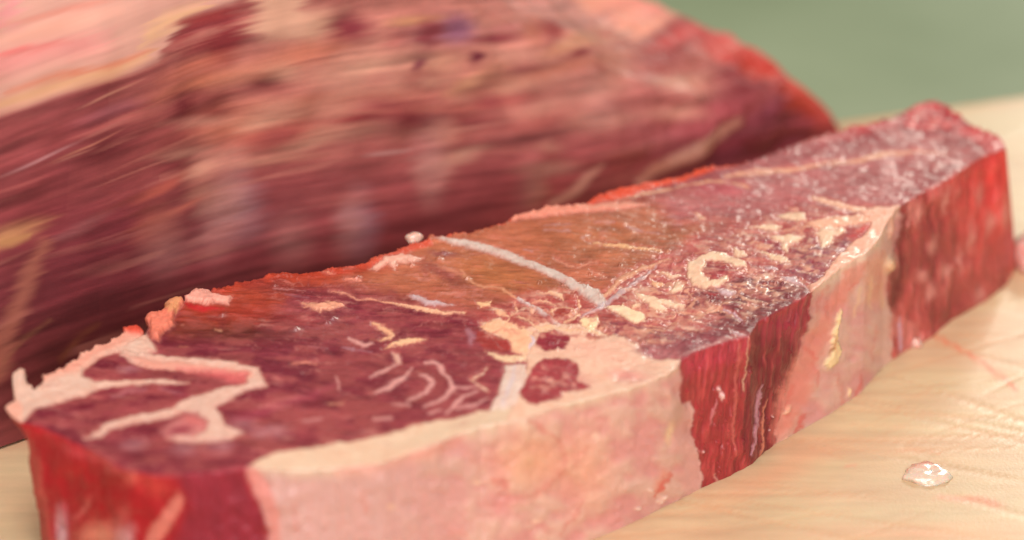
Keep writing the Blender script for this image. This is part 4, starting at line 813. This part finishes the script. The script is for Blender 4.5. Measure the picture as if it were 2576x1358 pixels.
B.E('B2', 1500, 60, 180, 40, (232, 136, 118), soft=.8, ang=4, fat=.9)
# strip of fat hanging down at the far left
B.L('B3', [(-40, 480), (60, 460), (150, 430)], 26, (190, 136, 88), soft=9, warp=.3, fat=.7, op=.8)
B.L('B3', [(220, 470), (170, 600), (110, 760), (40, 920), (-20, 1100)], [26, 44, 40, 50, 60], (164, 96, 78), soft=14, warp=.4, fat=.6, op=.85, part='fat_strip')
B.L('B3', [(30, 1050), (120, 940), (260, 840)], 8, (150, 96, 70), soft=6, op=.6, warp=.3)
B.L('B3', [(300, 1040), (380, 940), (480, 870)], 12, (140, 80, 50), soft=8, op=.6, warp=.3)
n4 = fbm(U / 240, Vv / 13, 231, 2) * (1 - .75 * B.fat)
B.col[..., 2] *= 1.07; B.col[..., 0] *= .98
B.col *= (1 + (.22 * n4 + .14 * n1))[..., None]
n5 = .6 * fbm(U / 330, Vv / 13, 241, 2) + .7 * fbm(U / 260, Vv / 36, 243, 2); n6 = fbm(U / 400, Vv / 60, 242, 2)
sk = np.clip((n5 - .22) * 4, 0, 1) * np.clip(.6 + 1.6 * n6, 0, 1) * .36 * (1 - .9 * B.fat)
B.col = B.col * (1 - sk[..., None]) + lin((196, 124, 110)) * sk[..., None]
sk = np.clip((-n5 - .25) * 4, 0, 1) * .26 * (1 - .9 * B.fat)
B.col = B.col * (1 - sk[..., None]) + lin((96, 32, 40)) * sk[..., None]
NP = grid_normals(P)
if NP[NS // 2, NR // 2, 2] < 0: NP = -NP
NP[-1] = NP[-2]
idx = np.arange(NS * NR).reshape(NS, NR)
q = np.stack([idx[:-1, :-1], idx[1:, :-1], idx[1:, 1:], idx[:-1, 1:]], -1)
p0, p1, p2 = P[300, 210], P[301, 210], P[301, 211]
if np.cross(p1 - p0, p2 - p0) @ NP[300, 210] < 0: q = q[..., ::-1]
og = P.reshape(-1, 3).mean(0); og[2] = 0
roast = thing('beef_roast', og.tolist(), 'large uncut piece of raw beef with fat cover, standing behind the steak', 'meat')
fid = B.id[:-1, :-1].copy()
for pid in np.unique(fid):
    sel = fid == pid
    if sel.sum() < 60 and pid: continue
    mesh_part(B.parts.get(pid, 'lean_meat'), P.reshape(-1, 3), NP.reshape(-1, 3), q[sel], B.col.reshape(-1, 3), B.fat.reshape(-1), M_ROAST, roast, og)
# left end disc closing the roast
me = bpy.data.meshes.new('cut_end')
ring = [tuple(p - og) for p in P[0, ::4]]
me.from_pydata(ring, [], [list(range(len(ring)))]); me.materials.append(M_ROAST)
a_ = me.attributes.new('tone', 'FLOAT_COLOR', 'POINT')
for d_ in a_.data: d_.color = (*lin((140, 60, 60)), 1)
link(bpy.data.objects.new('cut_end', me), roast)

# ================================================================ SCRAPS
def gobbet(name, loc, size, seed, tone, label, squash=.5, notch=0.0, rot=0.0, cat='fat scrap', res=4):
    bm = bmesh.new(); bmesh.ops.create_icosphere(bm, subdivisions=res, radius=1)
    rnd = random.Random(seed); ph = [rnd.uniform(0, 6.28) for _ in range(9)]
    for v in bm.verts:
        x, y, z = v.co
        k = 1 + .09 * math.sin(3 * x + ph[0]) * math.cos(2.3 * y + ph[1]) + .06 * math.sin(5 * y + ph[2] + 3 * z) + .07 * math.sin(9 * x + ph[3]) * math.sin(8 * y + ph[4]) + .03 * math.sin(19 * x + ph[5]) * math.sin(17 * y + ph[6])
        if notch: k *= 1 - notch * math.exp(-((x - .35) ** 2 + (y - .1) ** 2) / .05)
        v.co = (x * k * size[0], y * k * size[1], max(z * k, -squash) * size[2] + squash * size[2])
    me = bpy.data.meshes.new(name); bm.to_mesh(me); n = len(bm.verts); bm.free()
    for p in me.polygons: p.use_smooth = True
    a = me.attributes.new('tone', 'FLOAT_COLOR', 'POINT')
    cols = []
    for v in me.vertices:
        t = max(0, min(1, (v.co.y / size[1]) * .9 - .1)) if notch else 0
        cc = lin(tone) * (1 - t) + lin((222, 140, 120)) * t; cols += [*cc, 1]
    a.data.foreach_set('color', cols)
    w_ = me.attributes.new('wet', 'FLOAT', 'POINT'); w_.data.foreach_set('value', [1.0] * n)
    f_ = me.attributes.new('fat', 'FLOAT', 'POINT'); f_.data.foreach_set('value', [1.0] * n)
    me.materials.append(M_SCRAP)
    o = bpy.data.objects.new(name, me); link(o); o.location = loc; o.rotation_euler = (0, 0, rot)
    o['label'] = label; o['category'] = cat
    return o
p = unproject(np.array([2333.]), np.array([1196.]), 0.0)[0]
gobbet('fat_scrap', (p[0], p[1], -.0007), (.0046, .0042, .0015), 3, (236, 208, 186), 'glistening pale fat scrap lying alone on the bare board at right', notch=.35)
p = unproject(np.array([2300.]), np.array([866.]), 0.0)[0]
gobbet('fat_crumb', (p[0], p[1] - .0005, -.0003), (.0018, .0014, .0014), 5, (230, 176, 160), 'tiny pale crumb of fat at the foot of the steak near its right end', cat='crumb', res=3)
p = unproject(np.array([2588.]), np.array([665.]), 0.0)[0]
gobbet('meat_trimming', (p[0], p[1], .0001), (.0045, .0060, .0050), 8, (236, 180, 168), 'blurred pink and white trimming beyond the right end of the steak', cat='trimming')
p = unproject(np.array([1041.]), np.array([600.]), H)[0]
gobbet('fat_bead', (p[0], p[1], H - .0004), (.0019, .0018, .0012), 9, (226, 190, 172), 'small round whitish bead of fat perched on the back edge of the steak', cat='fat bead', res=3)

# ================================================================ BOARD AND COUNTER
bl = unproject(np.array([2070., 2576.]), np.array([314., 245.]), 0.0)   # back edge of the board
d = (bl[1] - bl[0]); d /= np.linalg.norm(d); nrm = np.array([-d[1], d[0], 0])
cL = bl[0] - d * .50; cR = bl[1] + d * .28
NXb, NYb = 620, 460
sx = np.linspace(0, 1, NXb); sy = np.linspace(0, 1, NYb)
SX, SY = np.meshgrid(sx, sy, indexing='ij')
width = .46
Pb = cR * SX[..., None] + cL * (1 - SX)[..., None] - nrm * (width * (1 - SY))[..., None]
# finer spacing where the board is seen close
ub, vb = project(Pb)
Bd = Sheet(ub, vb, (222, 184, 140), 0, wu=8 * fbm(ub / 60, vb / 10, 301, 2), wv=3 * fbm(ub / 40, vb / 20, 302, 2))
X3, Y3 = Pb[..., 0] * 1000, Pb[..., 1] * 1000
b1 = fbm(X3 / 26, Y3 / 9, 311, 4); b2 = fbm(X3 / 60, Y3 / 40, 313, 3); b3 = fbm(X3 / 9, Y3 / 1.6, 315, 3)
m1 = np.clip(.5 + b1 * 1.1, 0, 1)[..., None]
Bd.col = lin((206, 179, 140)) * m1 + lin((204, 168, 132)) * (1 - m1)
Bd.col *= (1 + .07 * b2 + .05 * b3)[..., None]
Bd.L('C4', [(1200, 310), (1300, 360), (1420, 430), (1530, 510), (1618, 585)], [10, 10, 11, 14, 12], (216, 122, 90), soft=4, op=.85, warp=.3)
Bd.L('W4', [(930, 1000), (1100, 1020), (1280, 1020), (1400, 1060), (1480, 1080)], [6, 12, 14, 18, 5], (222, 142, 116), soft=5, op=.75, warp=.4)
Bd.L('W4', [(600, 625), (700, 612), (830, 620), (950, 640)], 5, (214, 146, 104), soft=3, op=.6)
Bd.L('W4', [(150, 750), (260, 745)], 8, (218, 142, 112), soft=4, op=.7)
for pts, o in [([(420, 380), (560, 300), (700, 220)], .5), ([(700, 200), (850, 120), (980, 60)], .5), ([(420, 520), (640, 420), (860, 300)], .35), ([(0, 600), (500, 620), (1000, 600)], .45), ([(1450, 210), (1600, 180)], .6), ([(0, 1110), (250, 1150)], .5), ([(640, 1110), (800, 1150)], .5), ([(1000, 560), (1300, 560)], .4), ([(1350, 640), (1640, 540)], .4),
               ([(200, 400), (600, 420), (900, 430)], .35), ([(1050, 440), (1250, 460), (1350, 465)], .45), ([(1380, 1110), (1250, 1210)], .3), ([(1030, 780), (1150, 700), (1200, 600)], .25), ([(100, 1200), (300, 1220)], .3), ([(520, 1340), (800, 1300), (1000, 1330)], .5)]:
    Bd.L('W4', pts, 5, (208, 144, 108), soft=3.5, op=o * .6, warp=.6)
Bd.E('D', 1950, 1190, 120, 26, (218, 152, 116), ang=-25, soft=1, op=.6)
Bd.E('D', 60, 1090, 90, 18, (214, 120, 96), ang=-10, soft=1, op=.7)
Bd.E('D', 2330, 1340, 200, 20, (218, 156, 120), soft=1, op=.6)
Bd.L('D', [(2030, 325), (2200, 300), (2400, 270), (2600, 243)], 14, (206, 142, 88), soft=6, op=.8, warp=.2)
# cuts of the knife in the surface
rk = random.Random(12)
depth = np.zeros(ub.shape)
for i in range(190):
    cx_, cy_ = rk.uniform(-.05, .17), rk.uniform(-.13, .12); an = rk.choice([rk.gauss(.0, .12), rk.gauss(.55, .15), rk.gauss(-.5, .2)]); ln = rk.uniform(.01, .06)
    dx, dy = math.cos(an), math.sin(an)
    uu = (Pb[..., 0] - cx_) * dx + (Pb[..., 1] - cy_) * dy; vv = np.abs(-(Pb[..., 0] - cx_) * dy + (Pb[..., 1] - cy_) * dx)
    k_ = (np.abs(uu) < ln) & (vv < .0012)
    cvr = np.clip(1 - vv[k_] / .0009, 0, 1) * np.clip((ln - np.abs(uu[k_])) / .01, 0, 1)
    depth[k_] = np.maximum(depth[k_], cvr * rk.uniform(.3, 1))
    o_ = (cvr * rk.uniform(.05, .30))[:, None]
    Bd.col[k_] = Bd.col[k_] * (1 - o_) + lin((206, 140, 98)) * o_
Pb[..., 2] = -.00022 * depth + .00003 * b3
M_BOARD = bpy.data.materials.new('board_top'); nt = nodes(M_BOARD); N = nt.nodes.new; Lk = nt.links.new
out = N('ShaderNodeOutputMaterial'); b = N('ShaderNodeBsdfPrincipled'); Lk(b.outputs[0], out.inputs[0])
at = N('ShaderNodeAttribute'); at.attribute_name = 'tone'
tc = N('ShaderNodeTexCoord'); mp = N('ShaderNodeMapping'); mp.inputs['Scale'].default_value = (60, 420, 60); Lk(tc.outputs['Object'], mp.inputs[0])
n_ = N('ShaderNodeTexNoise'); n_.inputs['Scale'].default_value = 1.0; n_.inputs['Detail'].default_value = 6; Lk(mp.outputs[0], n_.inputs['Vector'])
mr = N('ShaderNodeMapRange'); mr.inputs['From Min'].default_value = .3; mr.inputs['From Max'].default_value = .7; mr.inputs['To Min'].default_value = .93; mr.inputs['To Max'].default_value = 1.06; Lk(n_.outputs['Fac'], mr.inputs['Value'])
vm = N('ShaderNodeVectorMath'); vm.operation = 'SCALE'; Lk(at.outputs['Color'], vm.inputs[0]); Lk(mr.outputs[0], vm.inputs['Scale']); Lk(vm.outputs[0], b.inputs['Base Color'])
n3_ = N('ShaderNodeTexNoise'); n3_.inputs['Scale'].default_value = 1500; n3_.inputs['Detail'].default_value = 4; Lk(tc.outputs['Object'], n3_.inputs['Vector'])
bp = N('ShaderNodeBump'); bp.inputs['Strength'].default_value = .12; bp.inputs['Distance'].default_value = .0003; Lk(n3_.outputs['Fac'], bp.inputs['Height']); Lk(bp.outputs[0], b.inputs['Normal'])
b.inputs['Roughness'].default_value = .33; b.inputs['Subsurface Weight'].default_value = .1; b.inputs['Subsurface Scale'].default_value = .002
board = thing('cutting_board', (0, 0, -.02), 'pale tan cutting board with fine knife marks under all the meat', 'cutting board')
idx = np.arange(NXb * NYb).reshape(NXb, NYb)
q = np.stack([idx[:-1, :-1], idx[1:, :-1], idx[1:, 1:], idx[:-1, 1:]], -1).reshape(-1, 4)
Nb = grid_normals(Pb)
if Nb[5, 5, 2] < 0: Nb = -Nb
if np.cross(Pb[1, 0] - Pb[0, 0], Pb[1, 1] - Pb[0, 0])[2] < 0: q = q[:, ::-1]
mesh_part('board_surface', Pb.reshape(-1, 3), Nb.reshape(-1, 3), q, Bd.col.reshape(-1, 3), np.zeros(Pb.shape[0] * Pb.shape[1]), M_BOARD, board, np.array([0, 0, -.02]))
# edge of the board
bm = bmesh.new()
cs = [Pb[0, 0], Pb[-1, 0], Pb[-1, -1], Pb[0, -1]]
vt = [bm.verts.new((c_[0], c_[1], .0198)) for c_ in cs]; vb_ = [bm.verts.new((c_[0], c_[1], .0005)) for c_ in cs]
for i in range(4): bm.faces.new((vt[i], vb_[i], vb_[(i + 1) % 4], vt[(i + 1) % 4]))
bm.faces.new(vb_[::-1])
bmesh.ops.recalc_face_normals(bm, faces=bm.faces)
me = bpy.data.meshes.new('board_edge'); bm.to_mesh(me); bm.free()
me_m = bpy.data.materials.new('board_edge_wood'); nt = nodes(me_m); N = nt.nodes.new
out = N('ShaderNodeOutputMaterial'); b = N('ShaderNodeBsdfPrincipled'); nt.links.new(b.outputs[0], out.inputs[0])
n_ = N('ShaderNodeTexNoise'); n_.inputs['Scale'].default_value = 40; cr = N('ShaderNodeValToRGB'); nt.links.new(n_.outputs['Fac'], cr.inputs[0]); nt.links.new(cr.outputs[0], b.inputs['Base Color'])
cr.color_ramp.elements[0].color = (*lin((196, 140, 92)), 1); cr.color_ramp.elements[1].color = (*lin((220, 178, 128)), 1); b.inputs['Roughness'].default_value = .5
me.materials.append(me_m); link(bpy.data.objects.new('board_edge', me), board)

bm = bmesh.new(); bmesh.ops.create_grid(bm, x_segments=40, y_segments=40, size=1.9)
me = bpy.data.meshes.new('counter'); bm.to_mesh(me); bm.free()
mc = bpy.data.materials.new('green_counter'); nt = nodes(mc); N = nt.nodes.new; Lk = nt.links.new
out = N('ShaderNodeOutputMaterial'); b = N('ShaderNodeBsdfPrincipled'); Lk(b.outputs[0], out.inputs[0])
tc = N('ShaderNodeTexCoord'); n_ = N('ShaderNodeTexNoise'); n_.inputs['Scale'].default_value = 5; n_.inputs['Detail'].default_value = 4; Lk(tc.outputs['Object'], n_.inputs['Vector'])
cr = N('ShaderNodeValToRGB'); Lk(n_.outputs['Fac'], cr.inputs[0]); Lk(cr.outputs[0], b.inputs['Base Color'])
cr.color_ramp.elements[0].position = .35; cr.color_ramp.elements[1].position = .65
cr.color_ramp.elements[0].color = (*lin((112, 127, 90)), 1); cr.color_ramp.elements[1].color = (*lin((146, 158, 124)), 1); b.inputs['Roughness'].default_value = .55
me.materials.append(mc); o = link(bpy.data.objects.new('counter', me)); o.location = (0, .6, -.021); o['kind'] = 'structure'; o['label'] = 'grey green counter top behind the board'
print('TRIS', sum(len(m.polygons) for m in bpy.data.meshes) * 2, 'OBJS', len(bpy.data.objects))
